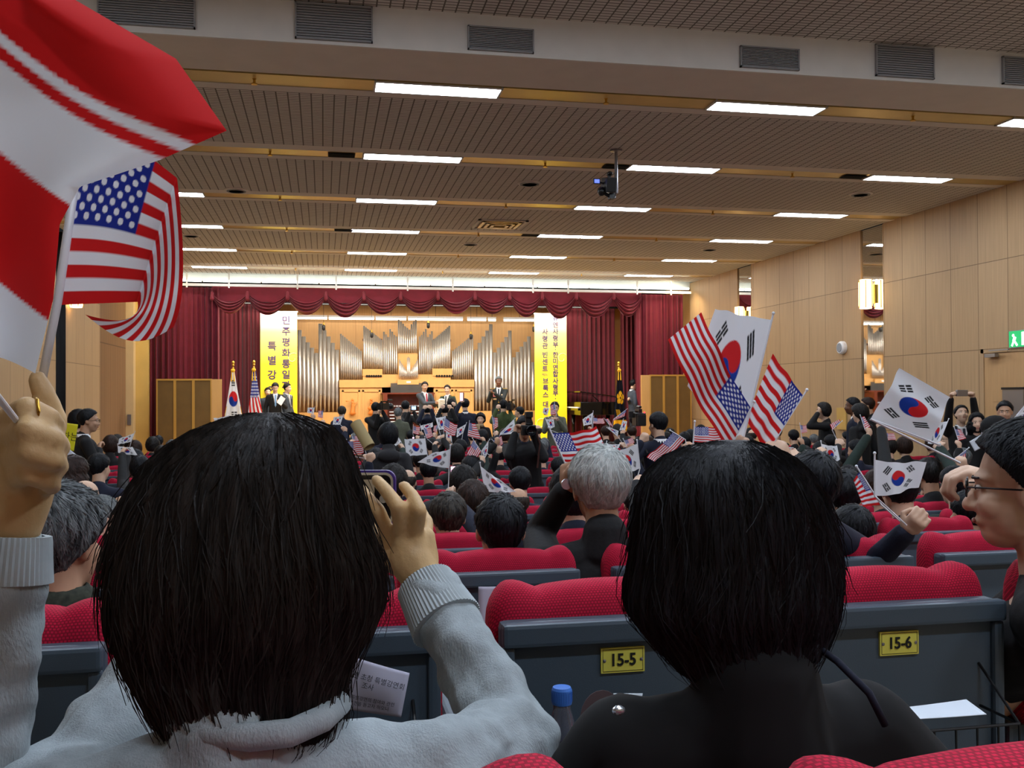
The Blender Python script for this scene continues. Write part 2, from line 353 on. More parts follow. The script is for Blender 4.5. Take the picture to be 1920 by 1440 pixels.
# side walls
struct(MB().b2(XR, XR+.2, -3, 14.79, 0-.3, 5.16).b2(XR, XR+.2, 15.52, 19.93, -.3, ZC).b2(XR, XR+.2, 20.69, 23.6, -.3, ZC).obj('wall_right', 'wall_wood'))
for y0, y1, n in ((14.79, 15.52, 1), (19.93, 20.69, 2)):
    struct(MB().b2(XR+.04, XR+.2, y0, y1, -.3, ZC).obj('wall_right', 'dark'))
    t = empty('wall_mirror', (XR+.04, (y0+y1)/2, 0), 0, ['', 'tall wall mirror strip nearer, reflecting the organ pipes', 'tall wall mirror strip farther, beside the stage'][n], 'mirror')
    MB().b2(-.02, -.001, -(y1-y0)/2+.02, (y1-y0)/2-.02, 0, ZC-.01).obj('glass', 'mirror', t)
    MB().b2(-.045, -.001, -(y1-y0)/2+.001, -(y1-y0)/2+.02, 0, ZC-.01).b2(-.045, -.001, (y1-y0)/2-.02, (y1-y0)/2-.001, 0, ZC-.01).obj('frame', 'wall_wood', t)
struct(MB().b2(XL-.2, XL, -3, 17.25, -.3, 5.16).b2(XL-.2, XL, 17.9, 20.5, -.3, ZC).obj('wall_left', 'wall_wood'))
brick_mat('wall_ribbed', (150, 112, 76), (142, 106, 72), (96, 68, 44), .07, 3, .012, 'yz', .6)
struct(MB().b2(XL-.2, XL-.03, 20.5, 23.2, -.3, ZC).obj('wall_left', 'wall_ribbed'))
mat('pier_light', (216, 184, 132), .6, noise=.04, nscale=3); mat('pier_gold', (214, 176, 96), .5, noise=.05, nscale=3)
struct(MB().b2(XL-.2, XL+.14, 23.2, 23.45, .0, ZC).obj('wall_left', 'pier_light'))
struct(MB().b2(XL-.2, XL+.42, 23.45, 23.6, .0, ZC).obj('wall_left', 'pier_gold'))
struct(MB().b2(XL-.2, XL-.11, 17.25, 17.9, -.3, ZC).obj('wall_left', 'dark'))
t = empty('wall_mirror', (XL-.1, 17.575, 0), 0, 'tall wall mirror strip on the left wall behind the flag', 'mirror')
MB().b2(0, .02, -.30, .30, 0, ZC-.01).obj('glass', 'mirror', t); MB().b2(0, .1, -.324, -.305, 0, ZC-.01).b2(0, .1, .305, .324, 0, ZC-.01).obj('frame', 'blackplastic', t)
struct(MB().b2(XL-.2, XR+.2, -3.2, -3, -.3, 5.2).obj('wall_back', 'wall_wood'))
struct(MB().b2(XL-.6, XR+.6, 23.6, 23.75, 4.62, 5.2).obj('wall_front', 'beam_white'))
# sconces
def sconce(x, y, z, sgn, lab):
    t = empty('wall_sconce', (x, y, z), 0, lab, 'wall lamp', 'wall sconces')
    MB().b2(0, -sgn*.03, -.1, .1, -.16, .16).obj('back_plate', 'brass', t)
    s = MB(); [s.lathe([(.02, -.26), (.1, -.25), (.115, -.2), (.115, .2), (.1, .25), (.02, .26)], (-sgn*.14, 0, 0), 10)]
    s.obj('lamp_shade', 'sconce_glow', t)
    f = MB()
    for k in range(6): a = math.pi*2*k/6; f.b2(-sgn*.14+.118*math.cos(a)-.006, -sgn*.14+.118*math.cos(a)+.006, .118*math.sin(a)-.006, .118*math.sin(a)+.006, -.24, .24)
    f.obj('frame', 'brass', t)
sconce(XR+.015, 15.15, 3.6, 1, 'glowing wall lantern on the nearer mirror strip, right wall'); sconce(XR+.015, 20.3, 3.6, 1, 'glowing wall lantern on the farther mirror strip beside the stage')
sconce(XL-.02, 18.1, 3.72, -1, 'glowing wall lantern on the left wall behind the flag')
area('spot_wash', (8.9, 22.9, 4.6), (R(20), R(25), 0), .4, .4, 22, (1, .88, .6)); area('spot_wash', (-3.8, 22.6, 4.6), (R(10), R(-25), 0), .4, .4, 14, (1, .88, .6))
# right wall things
d = empty('door_1', (XR, 11.75, 0), 0); d['kind'] = 'structure'
a = PX(1845, 655, XR); zt = a.z
MB().b2(-.04, -.001, -.62, -.56, rowZ(8), zt).b2(-.04, -.001, .5, .56, rowZ(8), zt).b2(-.04, -.001, -.62, .56, zt-.06, zt).obj('door_frame', 'wall_wood', d, loc=(0, 0, 0))
MB().b2(-.03, -.001, -.555, .495, 0, zt-.065).b2(-.036, -.03, -.40, .34, zt-.75, zt-.25).b2(-.036, -.03, -.40, .34, .3, zt-.85).obj('door_leaf', mat('door_wood', (190, 148, 100), .5, noise=.06, nscale=4, stretch=(1, 6, .6)), d)
MB().box((-.08, .28, zt-.1), (.06, .22, .05)).box((-.1, .1, zt-.03), (.02, .4, .015)).obj('door_closer', 'steel', d)
p = PX(1920, 635, XR)
t = empty('exit_sign', (XR, p.y, p.z), 0, 'green illuminated exit sign above the door on the right wall', 'exit sign')
mat('exit_green', (20, 150, 84), .4, emit=1.2); mat('exit_white', (235, 255, 240), .4, emit=1.5)
MB().b2(-.06, -.001, -.22, .22, -.12, .12).obj('housing', 'steel', t); MB().b2(-.066, -.06, -.21, .21, -.11, .11).obj('panel', 'exit_green', t)
g = MB().ell((-.07, .12, .05), (.004, .022, .022)).box((-.07, .1, -.0), (.004, .05, .07), Matrix.Rotation(.4, 3, 'X')).box((-.07, .07, -.06), (.004, .03, .08), Matrix.Rotation(-.7, 3, 'X')).box((-.07, .13, -.06), (.004, .03, .08), Matrix.Rotation(.5, 3, 'X')).b2(-.072, -.068, -.16, -.04, -.09, .09)
g.obj('pictogram', 'exit_white', t)
p = PX(1582, 652, XR); t = empty('wall_speaker', p, 0, 'small round white speaker on the right wall', 'speaker')
MB().lathe([(.02, -.001), (.12, -.001), (.12, -.06), (.1, -.09), (.02, -.09)], n=20, axis='x').obj('housing', 'white', t); MB().lathe([(.01, -.09), (.085, -.09), (.08, -.1), (.01, -.1)], n=20, axis='x').obj('grille', 'grille', t)
p = PX(1580, 785, XR); MB().b2(-.03, -.001, -.16, .16, -.2, .2).obj('x', 'gold').name = 'access_panel'; o = C.objects[-1]; o.location = p; tag(o, 'small wooden hatch low on the right wall beside the man in profile', 'hatch')
p = PY(249, 787, 23.19); o = MB().b2(-.04, .04, -.03, -.001, -.12, .12).b2(-.02, .02, -.045, -.03, -.02, .06).obj('wall_intercom', 'steel', loc=(XL+.05, 23.2, p.z)); tag(o, 'small grey intercom box on the pale pier left of the stage', 'intercom')
# camera hanging from the ceiling on a pole
Yc = PZ(1155, 281, ZC).y; px_ = PZ(1155, 281, ZC).x
t = empty('ceiling_camera', (px_, Yc, ZC), 0, 'black video camera hanging from the ceiling on a grey pole, lit screen open', 'video camera')
zb = PY(1157, 372, Yc).z-ZC
MB().lathe([(.01, -.001), (.07, -.001), (.07, -.02), (.01, -.03)], n=14).tube([(0, 0, -.01), (0, 0, zb+.06), (-.02, 0, zb+.01), (-.06, 0, zb)], .019, 10).obj('pole', 'steel', t)
q = lambda a, b: (PY(a, b, Yc)-Vector((px_, Yc, ZC)))
c = q(1141, 347); MB().box(c, (.12, .26, .17), Matrix.Rotation(.2, 3, 'X')).box(c+Vector((.02, .18, .01)), (.08, .12, .08)).obj('camera_body', 'blackplastic', t, bevel=.01)
MB().lathe([(.01, 0), (.045, 0), (.05, .1), (.01, .1)], c+Vector((0, .2, -.0)), 12, 'y').obj('camera_lens', 'lens', t)
c2 = q(1143, 326); MB().ell(c2, (.035, .06, .03)).box((c+c2)/2, (.03, .03, .12)).obj('handle', 'blackplastic', t)
c3 = q(1128, 359); MB().ell(c3, (.05, .06, .055)).tube([c3, q(1146, 370)], .02).box(q(1146, 368), (.06, .08, .07)).obj('mount_head', 'blackplastic', t)
c4 = q(1119, 340); MB().box(c4, (.085, .012, .065)).tube([c4, c], .01).obj('screen', 'blackplastic', t); MB().box(c4+Vector((0, -.009, 0)), (.06, .004, .042)).obj('display', mat('lcd_blue', (90, 110, 230), .4, emit=1.6), t)
# ================================================================ the stage
ZS = .53
SX0, SX1 = -4.4, XR+.2
struct(MB().b2(SX0, SX1, 22.0, 28.2, -.3, ZS-.02).obj('stage', 'organ_wood')); struct(MB().b2(SX0, SX1, 21.97, 28.2, ZS-.02, ZS).obj('floor', 'stage_floor'))
C.objects[-2].name = 'trim_3'
struct(MB().b2(SX0, SX1, 27.6, 27.75, ZS, 5.1).obj('wall_front', 'stage_wood'))
struct(MB().b2(SX0-.1, SX0, 23.6, 27.7, ZS, 5.1).b2(SX1, SX1+.1, 23.6, 27.7, ZS, 5.1).obj('wall_front', 'stage_wood'))
struct(MB().b2(SX0, SX1, 23.8, 27.6, 5.0, 5.1).obj('ceiling', 'dark'))
struct(MB().b2(SX0, SX1, 25.9, 26.0, 4.32, 5.0).obj('trim_4', 'dark'))
# battens and strip lights
for y, z, n in ((24.15, 4.15, 'front'), (25.0, 4.25, 'middle')):
    mb = MB()
    for dz in (0, .14): mb.tube([(-2.6, y, z+dz), (8, y, z+dz)], .018, 6)
    for k in range(40): mb.box((-2.5+k*.27, y, z+.07), (.012, .012, .14))
    for x in (-2, 1.2, 4.2, 7.3): mb.box((x, y, z+.5), (.01, .01, .75))
    tag(mb.obj('stage_truss', 'blackplastic'), f'{n} black lighting truss hanging over the stage', 'truss')
z = PY(780, 597, 27.2).z
for i, (a, b) in enumerate(((556, 614), (616, 702), (704, 762), (765, 868), (870, 874), (876, 912), (915, 930), (932, 942), (944, 1004))):
    if b-a < 12: continue
    xa, xb = PY(a, 597, 27.2).x, PY(b, 597, 27.2).x
    t = empty('stage_strip_light', ((xa+xb)/2, 27.2, z), 0, 'white strip light tube above the organ, '+['over the left pipes', 'over the left inner pipes', 'over the left tower', 'over the centre tower', '', 'over the general', 'short one over the right pipes', '', 'beside the right banner'][i], 'strip light', 'strip lights above the organ')
    L_ = (xb-xa)/2; MB().b2(-L_, L_, -.03, .03, .0, .06).obj('housing', 'white', t); MB().tube([(-L_+.01, 0, -.025), (L_-.01, 0, -.025)], .028, 8).obj('tube', mat('strip_glow', (255, 246, 225), .5, emit=9), t)
    MB().box((0, 0, .5), (.01, .01, .9)).obj('hanger', 'blackplastic', t)
# light beam above the front curtain: pelmet, tube, hangers
z1, z2 = 4.52, 4.62
t = empty('curtain_light_bar', (2.5, 23.25, z1), 0, 'long white light bar with tubes under the front edge of the ceiling', 'light bar')
MB().b2(-6.7, 6.75, .0, .06, -.06, 0).obj('rail', 'beam_white', t)
for x in (-5.6, -4.66, -3.1, -2.2, -.5, .6, 2.6, 3.5, 5.3, 6.2): MB().b2(x-.018, x+.018, -.02, 0, -.1, .25).obj('hanger', 'beam_white', t)
for k in range(10): MB().tube([(-6.6+k*1.34, .2, .09), (-5.3+k*1.34, .2, .09)], .03, 8).obj('tube', mat('bar_glow', (238, 255, 248), .5, emit=5.5), t)
# front curtains
def curtain(name, px0, px1, Y, zt, folds, amp, m_, lab, seed):
    x0, x1 = PY(px0, 640, Y).x, PY(px1, 640, Y).x
    o = MB().grid(curtain_grid(0, x1-x0, 0, ZS+.02, zt, folds, amp, seed), folds*12, 8).obj(name, m_, smooth=True, loc=(x0, Y, 0))
    sm = o.modifiers.new('t', 'SOLIDIFY'); sm.thickness = .012
    return tag(o, lab, 'curtain')
curtain('stage_curtain', 276, 412, 23.72, 4.48, 13, .09, 'velvet', 'crimson front curtain gathered at the left of the stage', 1)
curtain('stage_curtain', 1192, 1281, 23.72, 4.48, 9, .09, 'velvet', 'crimson front curtain gathered at the right of the stage', 2)
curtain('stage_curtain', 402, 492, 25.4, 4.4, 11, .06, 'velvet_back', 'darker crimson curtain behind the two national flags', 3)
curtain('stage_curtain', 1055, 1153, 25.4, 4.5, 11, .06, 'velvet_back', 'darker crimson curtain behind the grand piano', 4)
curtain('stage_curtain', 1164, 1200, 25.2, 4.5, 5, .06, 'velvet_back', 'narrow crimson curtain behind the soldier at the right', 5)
# valance swags
Yv = 23.62; vt = empty('curtain_valance', (2.5, Yv, 4.5), 0, 'crimson valance of gathered swags across the top of the stage', 'valance')
bx = [398, 464, 539, 611, 682, 751, 821, 890, 955, 1016, 1080, 1150, 1204]; bot = [588, 591, 590, 596, 590, 588, 589, 589, 595, 598, 596, 594]
mb = MB().grid(lambda u, v: Vector((PY(398+806*u, 545, Yv).x-2.5, .10+.02*math.sin(60*u)+.02*math.sin(23*u), PY(800, 545, Yv).z+.04-v*.36-4.5)), 120, 4); mb.obj('backing', 'velvet', vt, smooth=True)
for i in range(12):
    xa, xb = PY(bx[i], 552, Yv).x-2.5, PY(bx[i+1], 552, Yv).x-2.5
    zt = PY((bx[i]+bx[i+1])/2, 551, Yv).z-4.5; zb = PY((bx[i]+bx[i+1])/2, bot[i], Yv).z-4.5
    rnd = random.Random(i); ph = rnd.uniform(0, 6)
    def fn(u, v, xa=xa, xb=xb, zt=zt, zb=zb, ph=ph, rnd=rnd):
        s = 1-(2*u-1)**2; s = s**.85
        d = (zt-zb)
        top = zt-.42*d*s
        z_ = top*(1-v)+(zt-.06*d-(d*.94)*s)*v
        ph2 = ph+1.3*math.sin(3*u+ph)
        y_ = -.09*math.sin(math.pi*min(1, v*1.05))*s-.05*math.sin(v*24+ph2)*(.35+.65*s)-.012*math.sin(v*47+5*u+ph)
        x_ = xa+(xb-xa)*u+.03*(v-.3)*(2*u-1)
        return Vector((x_, y_+.0, z_))
    o = MB().grid(fn, 26, 40).obj('swag', 'velvet_top', vt, smooth=True)
    # tie tuft
    MB().cap2((xa, -.02, zt+.02), .035, (xa, -.03, zt-.12), .055, n=8).obj('tuft', 'velvet_top', vt, smooth=True)
# hanging microphones
for px, py0, py1, n in ((607, 598, 614, 'left of the organ'), (697, 600, 628, 'above the left tower'), (803, 598, 610, 'right of the centre tower'), (883, 600, 631, 'above the right inner pipes'), (1001, 600, 617, 'beside the right banner')):
    b = PY(px, py1, 25.5); t = empty('hanging_microphone', (b.x, 25.5, b.z), 0, f'small black hanging microphone, the one {n}', 'microphone', 'microphones hanging over the stage')
    MB().tube([(0, 0, .04), (0, 0, 4.9-b.z)], .004, 5).obj('cable', 'blackplastic', t); MB().cap2((0, 0, -.04), .042, (0, 0, .03), .042, n=12).obj('capsule', 'blackplastic', t, smooth=True); MB().lathe([(.01, .06), (.02, .06), (.02, .12), (.01, .14)], n=8).obj('collar', 'brass', t)
# banners
mat('banner_ink', (70, 48, 96), .7)
def grad_banner(name, px0, px1, py0, Y, lab, cols):
    a = PY(px0, py0, Y); b = PY(px1, py0, Y); zt = a.z; w_ = b.x-a.x; zb = ZS+.02
    M = bpy.data.materials.new(name+'_lit_print'); M.use_nodes = True; nt = M.node_tree; bs = nt.nodes['Principled BSDF']; bs.inputs['Roughness'].default_value = .5
    tc = nt.nodes.new('ShaderNodeTexCoord'); sp = nt.nodes.new('ShaderNodeSeparateXYZ'); nt.links.new(tc.outputs['Object'], sp.inputs[0])
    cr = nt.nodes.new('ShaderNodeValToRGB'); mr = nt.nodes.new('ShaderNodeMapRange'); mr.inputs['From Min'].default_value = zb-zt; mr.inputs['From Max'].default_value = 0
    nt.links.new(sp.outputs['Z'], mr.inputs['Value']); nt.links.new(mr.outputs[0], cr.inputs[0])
    e = cr.color_ramp.elements; e[0].position = .0; e[0].color = srgb((255, 226, 0))+(1,); e[1].position = 1; e[1].color = srgb((255, 252, 235))+(1,)  # yellow cloth; the white top paints in overexposure from the strip lights
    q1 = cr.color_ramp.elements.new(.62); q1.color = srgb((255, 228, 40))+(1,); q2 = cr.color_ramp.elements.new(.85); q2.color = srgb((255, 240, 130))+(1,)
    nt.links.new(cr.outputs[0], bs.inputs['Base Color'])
    t = empty(name, (a.x, Y, zt), 0, lab, 'banner')
    MB().b2(0, w_, 0, .01, zb-zt, 0).obj('cloth', M, t); MB().tube([(-.02, .0, 0), (w_+.02, 0, 0)], .016, 8).tube([(-.02, .0, zb-zt+.01), (w_+.02, 0, zb-zt+.01)], .014, 8).obj('rod', 'white', t)
    for s_, px, pys, size in cols:
        for ch, py in zip(s_, pys):
            p = PY(px, py, Y-.006)-Vector((a.x, Y, zt)); text('lettering', ch, size, p, (R(90), 0, 0), 'banner_ink', t, bold=.004 if size > .12 else 0)
    # faint swirl ornament
    for (px, py, r_) in (((px1-8), 672, .16), ((px0+12), 795, .17)):
        c = PY(px, py, Y-.004)-Vector((a.x, Y, zt)); pts = [c+Vector((r_*math.cos(x)*(1-x/9), 0, r_*math.sin(x)*(1-x/9))) for x in [k*.3 for k in range(22)]]
        pts = [q for q in pts if 0 < q.x < w_]
        if len(pts) > 2: MB().tube(pts, .008, 5).obj('ornament', mat('banner_pale', (255, 246, 170), .6), t)
    return t
def lin(a, b, n): return [a+(b-a)*i/(n-1) for i in range(n)]
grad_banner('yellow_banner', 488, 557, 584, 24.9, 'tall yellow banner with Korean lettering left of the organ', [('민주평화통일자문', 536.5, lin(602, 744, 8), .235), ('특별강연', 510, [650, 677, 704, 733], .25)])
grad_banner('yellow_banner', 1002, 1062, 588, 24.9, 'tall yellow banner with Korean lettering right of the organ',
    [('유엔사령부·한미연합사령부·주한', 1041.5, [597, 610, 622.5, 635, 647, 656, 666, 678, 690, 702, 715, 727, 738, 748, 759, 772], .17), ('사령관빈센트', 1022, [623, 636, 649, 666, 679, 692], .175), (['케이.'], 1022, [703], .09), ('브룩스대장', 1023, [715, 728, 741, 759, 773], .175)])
for o in list(bpy.data.objects):
    pass
# folding screens
mat('screen_fabric', (112, 84, 40), .6, .2, noise=.1, nscale=4); mat('screen_frame', (196, 150, 70), .4, .4)
def screen(px0, px1, py0, Y, side, lab):
    a = PY(px0, py0, Y); b = PY(px1, py0, Y); zt = a.z-ZS; w_ = b.x-a.x
    t = empty('folding_screen', (a.x, Y, ZS), 0, lab, 'screen')
    for k in range(3):
        x0 = w_*k/3; x1 = w_*(k+1)/3
        p_ = MB().b2(x0+.004, x1-.004, 0, .06, 0.02, zt).obj('panel', 'screen_fabric', t)
        MB().b2(x0, x0+.03, -.015, .07, 0, zt+.02).b2(x1-.03, x1, -.015, .07, 0, zt+.02).b2(x0+.03, x1-.03, -.015, .07, zt-.02, zt+.02).b2(x0+.03, x1-.03, -.015, .07, 0, .05).obj('frame', 'screen_frame', t)
    xs = w_ if side > 0 else 0
    MB().b2(xs, xs+side*.22, -.02, .05, 0, zt+.01).obj('side_wing', 'organ_wood', t)
screen(293, 397, 712, 23.0, 1, 'brown and gold folding screen at the left end of the stage')
screen(1218, 1296, 704, 23.1, -1, 'brown and gold folding screen at the right end of the stage')
# ================================================================ the pipe organ
org = empty('pipe_organ', (2.2, 26.5, ZS), 0, 'large pipe organ with silver pipes and honey wood case on the stage', 'pipe organ')
OO = Vector((2.2, 26.5, ZS))
def oz(py, Y=26.5, px=780): return PY(px, py, Y).z-ZS
def ox(px, Y=26.5): return PY(px, 680, Y).x-2.2
pn = [0]
def pipe(px, ytop, ymouth, yfoot, r, dy, px_foot=None):
    """one organ pipe: cylinder, mouth with lips, conical foot"""
    Y = 26.5+dy; x = ox(px, Y); zt, zm, zf = PY(px, ytop, Y).z-ZS, PY(px, ymouth, Y).z-ZS, PY(px, yfoot, Y).z-ZS
    mb = MB(); n = 12
    mb.lathe([(r*.9, zt-.03), (r, zt), (r, zm), (r*.94, zm-.02), (r*.28, zf), (.004, zf)][::-1] if 0 else [(.3*r, zf), (r*.9, zm-.03), (r, zm), (r, zt), (r*.86, zt), (r*.86, zt-.05)], (x, dy, 0), n)
    mb.box((x, dy-r*.93, zm+.02), (r*1.0, r*.12, .012)).box((x, dy-r*.93, zm-.03), (r*1.0, r*.16, .014))
    mb.add([(x-r*.45, dy-r*.98, zm+.03), (x+r*.45, dy-r*.98, zm+.03), (x, dy-r*1.02, zm+.03+r*3.0)], [(0, 1, 2)])
    o = mb.obj('pipe', 'pipe_metal', org, smooth=False); me = o.data
    me.polygons.foreach_set('use_smooth', [len(p.vertices) == 4 and abs(p.normal.z) < .9 for p in me.polygons]); pn[0] += 1
    return o
def seq(pxs, tops, mouths, feet, r, dy):
    for a, b, c_ in zip(pxs, tops, mouths): pipe(a, b, c_, feet, r, dy)
LO = [619, 631, 642, 652, 662, 607, 619, 631, 643, 656]; LM = [739, 742, 744, 747, 749, 738, 740, 743, 745, 748]
seq(lin(562, 632, 10), LO, LM, 772, .054, -.1)
RO = [656, 643, 631, 620, 608, 661, 652, 642, 632, 620, 670, 660, 650, 641, 631, 679]; RM = [748, 746, 744, 741, 738, 747, 745, 743, 741, 738, 747, 744, 743, 741, 739, 748]
seq(lin(892, 999, 16), RO, RM, 772, .052, -.1)
seq(lin(639.5, 677, 11), lin(626, 658, 11), lin(693, 701, 11), 712, .025, 0)
seq(lin(849, 886, 11), lin(658, 628, 11), lin(701, 691, 11), 711, .025, 0)
seq(lin(683, 716, 10), lin(611, 637, 10), lin(673, 682, 10), 691, .025, -.05)
seq(lin(813, 843, 10), lin(637, 611, 10), lin(682, 672, 10), 691, .025, -.05)
seq(lin(720, 743.5, 7), [622, 627, 632, 617, 622, 628, 631], [686, 688, 690, 684, 686, 688, 690], 701, .024, .02)
seq(lin(787, 810, 7), [631, 628, 622, 617, 632, 627, 621], [690, 688, 686, 684, 690, 688, 686], 701, .024, .02)
seq(lin(748, 780, 9), [599, 603, 607, 612, 615, 618, 608, 603, 599], [652]*9, 662, .026, .02)
seq(lin(749, 783, 17), [674, 677, 681, 684, 688, 691, 694, 671, 669, 671, 694, 691, 688, 684, 681, 677, 674], [702]*17, 711, .0135, -.2)
def opart(name, px0, px1, py0, py1, dy, depth, m_='organ_wood', px=None, bev=0):
    Y = 26.5+dy; x0, x1 = ox(px0, Y), ox(px1, Y); z0, z1 = PY(px0, py1, Y).z-ZS, PY(px0, py0, Y).z-ZS
    return MB().b2(x0, x1, dy, dy+depth, z0, z1).obj(name, m_, org)
def oz2(py, Y): return PY(760, py, Y).z-ZS
Yo = 26.5-.25
def ob(name, px0, px1, py0, py1, dy, depth, m_='organ_wood'):
    Y = 26.5+dy; return MB().b2(ox(px0, Y), ox(px1, Y), dy, dy+depth, max(0, oz2(py1, Y)), oz2(py0, Y)).obj(name, m_, org)
ob('cornice', 636, 889, 712, 726, -.28, .7); ob('case_side', 637, 716, 726, 870, -.24, .6); ob('case_side', 813, 888, 726, 870, -.24, .6)
for a, b in ((641, 675), (679, 713), (817, 849), (853, 885)):
    mb = MB(); Y = 26.26; X0, X1, Z0, Z1 = ox(a, Y), ox(b, Y), oz2(818, Y), oz2(731, Y)
    mb.b2(X0, X1, -.262, -.24, Z1-.05, Z1).b2(X0, X1, -.262, -.24, Z0, Z0+.05).b2(X0, X0+.05, -.262, -.24, Z0, Z1).b2(X1-.05, X1, -.262, -.24, Z0, Z1).obj('panel_moulding', 'organ_wood', org)
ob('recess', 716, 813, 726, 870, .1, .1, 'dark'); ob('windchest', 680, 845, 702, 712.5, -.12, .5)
ob('windchest', 679.5, 717, 692, 705, -.14, .4); ob('windchest', 811, 848, 691, 705, -.14, .4); ob('windchest', 746, 783, 662, 703, .06, .3); ob('windchest', 745, 785, 712, 721, -.36, .15)
ob('nameplate', 762, 770, 715, 718, -.37, .01, 'white')
ob('bench_left', 560, 637, 772, 870, -.2, .5).name = 'windchest'; ob('windchest', 888, 1002, 772, 870, -.2, .5)
for a in list(lin(688, 714, 7))+list(lin(819, 848, 7)):
    Y = 26.34; MB().lathe([(.004, 0), (.03, 0), (.034, .02), (.004, .012)][::-1], (ox(a, Y), -.15, oz2(705, Y)), 12, 'y').obj('wind_port', 'dark', org)
for x0, x1, py, dy in ((680, 717, 637, .03), (811, 846, 637, .03), (638, 678, 660, .06), (848, 887, 660, .06), (561, 636, 693, -.03), (890, 1000, 693, -.03), (747, 782, 640, .06)):
    Y = 26.5+dy; z = oz2(py, Y); MB().b2(ox(x0, Y), ox(x1, Y), dy+.02, dy+.06, z-.04, z+.02).obj('pipe_rail', 'console_wood', org)
# carved figures on the case
for px, flip in ((661, 1), (696, 1)):
    Y = 26.2; x = PY(px, 765, Y).x; z = PY(px, 775, Y).z
    f = MB(); f.ell((0, 0, 0), (.1, .05, .03)).cap2((0, 0, .02), .07, (.01, 0, .2), .045).cap2((.01, 0, .2), .05, (.01, 0, .3), .03).ell((.0, -.01, .36), (.036, .04, .045)).cap2((.04, -.01, .27), .02, (-.02, -.04, .3), .016).cap2((.06, .02, .2), .05, (.12, .02, .32), .015, ka=.3)
    if px < 680: f.cap2((-.03, -.03, .34), .01, (-.15, -.05, .33), .012).ell((-.16, -.05, .33), (.025, .02, .02))
    else: f.ell((-.03, -.04, .14), (.07, .04, .06)).cap2((-.02, -.04, .16), .014, (.1, -.05, .32), .01)
    me = remesh(f, 'carved_figure', .012, 2); o = newobj('carved_figure', me, mat('carving', (206, 124, 52), .5), loc=(x, Y-.0, z))
    tag(o, 'carved wooden figure blowing a trumpet on the left organ case' if px < 680 else 'carved wooden figure playing a lute on the organ case beside the console', 'carving', 'carved figures')
# console
Yk = 25.9; cx0, cx1 = PY(718, 750, Yk).x, PY(812, 750, Yk).x; cw = cx1-cx0
t = empty('organ_console', ((cx0+cx1)/2, Yk, ZS), 0, 'brown organ console with white stop tabs and keyboards, centre stage', 'organ console')
zt = PY(760, 739, Yk).z-ZS
MB().b2(-cw/2, cw/2, -.05, .45, .35, .62).b2(-cw/2, -cw/2+.1, -.3, .45, 0, zt).b2(cw/2-.1, cw/2, -.3, .45, 0, zt).b2(-cw/2, cw/2, .3, .45, .3, zt).b2(-cw/2-.04, cw/2+.04, -.1, .48, zt, zt+.04).obj('case', 'console_wood', t)
for k in range(4):
    mb = MB(); z = .66+.085*k; mb.b2(-.5, .5, -.22+.08*k, -.1+.08*k, z, z+.02).obj('keyboard', 'white', t)
    mb = MB()
    for j in range(36):
        if j % 7 not in (2, 6): mb.b2(-.488+j*.0275, -.475+j*.0275, -.17+.08*k, -.1+.08*k, z+.02, z+.03)
    mb.obj('black_keys', 'blackplastic', t)
for s in (-1, 1):
    mb = MB()
    for i in range(6):
        for j in range(7): mb.ell((s*(.57+.05*i+.02*(j % 2)), .02+.02*j*0, .66+.055*j), (.018, .03, .018), seg=8, rings=5)
    mb.obj('stop_knobs', 'white', t)
mb = MB()
for j in range(12): mb.b2(-.48+j*.082, -.415+j*.082, .18, .2, 1.06, 1.1)
mb.obj('stop_tabs', 'white', t); MB().b2(-.45, .45, .25, .258, zt+.04, zt+.30).obj('music_desk', mat('glass_desk', (120, 116, 110), .1, trans=.6), t)
mb = MB().b2(-.55, .55, -.75, -.42, .5, .56); mb.b2(-.5, -.44, -.7, -.47, 0, .5).b2(.44, .5, -.7, -.47, 0, .5); tag(mb.obj('organ_bench', 'console_wood', loc=t.location), 'low brown wooden bench before the organ console', 'bench')
# grand piano
Yp = 24.6; p0, p1 = PY(1072, 745, Yp), PY(1152, 745, Yp); L = p1.x-p0.x
t = empty('grand_piano', (p0.x, Yp, ZS), 0, 'black grand piano with raised lid at the right of the stage', 'piano')
mat('piano_black', (8, 8, 9), .12, spec=.6)
zk = PY(1100, 752, Yp).z-ZS
out = [(0.05, -.7), (.05, .75), (.5, .75), (.9, .62), (L*.75, .3), (L*.98, .1), (L, -.2), (L*.93, -.55), (L*.8, -.7)]
lp = [[Vector((x, y, z)) for x, y in out] for z in (zk-.36, zk-.02)]
MB().loft(lp).obj('case', 'piano_black', t, bevel=.01)
h = Vector((L*.75, .5, zk+.0)); MB().loft([[Vector((x, y*.95, zk+.08+.16*(1-x/L)+dz)) for x, y in out] for dz in (0, .025)]).obj('lid', 'piano_black', t)
MB().b2(0, .42, -.62, .66, zk-.24, zk-.18).obj('keybed', 'piano_black', t); MB().b2(.0, .15, -.58, .62, zk-.18, zk-.15).obj('keyboard', 'white', t)
for x, y in ((.2, -.55), (.2, .6), (L*.82, -.1)): MB().lathe([(.06, zk-.36), (.045, .5), (.03, .06), (.03, 0)], (x, y, 0), 10).obj('leg', 'piano_black', t, smooth=True)
MB().tube([(L*.5, -.5, zk), (L*.42, -.3, zk+.14)], .012).obj('lid_prop', 'piano_black', t)
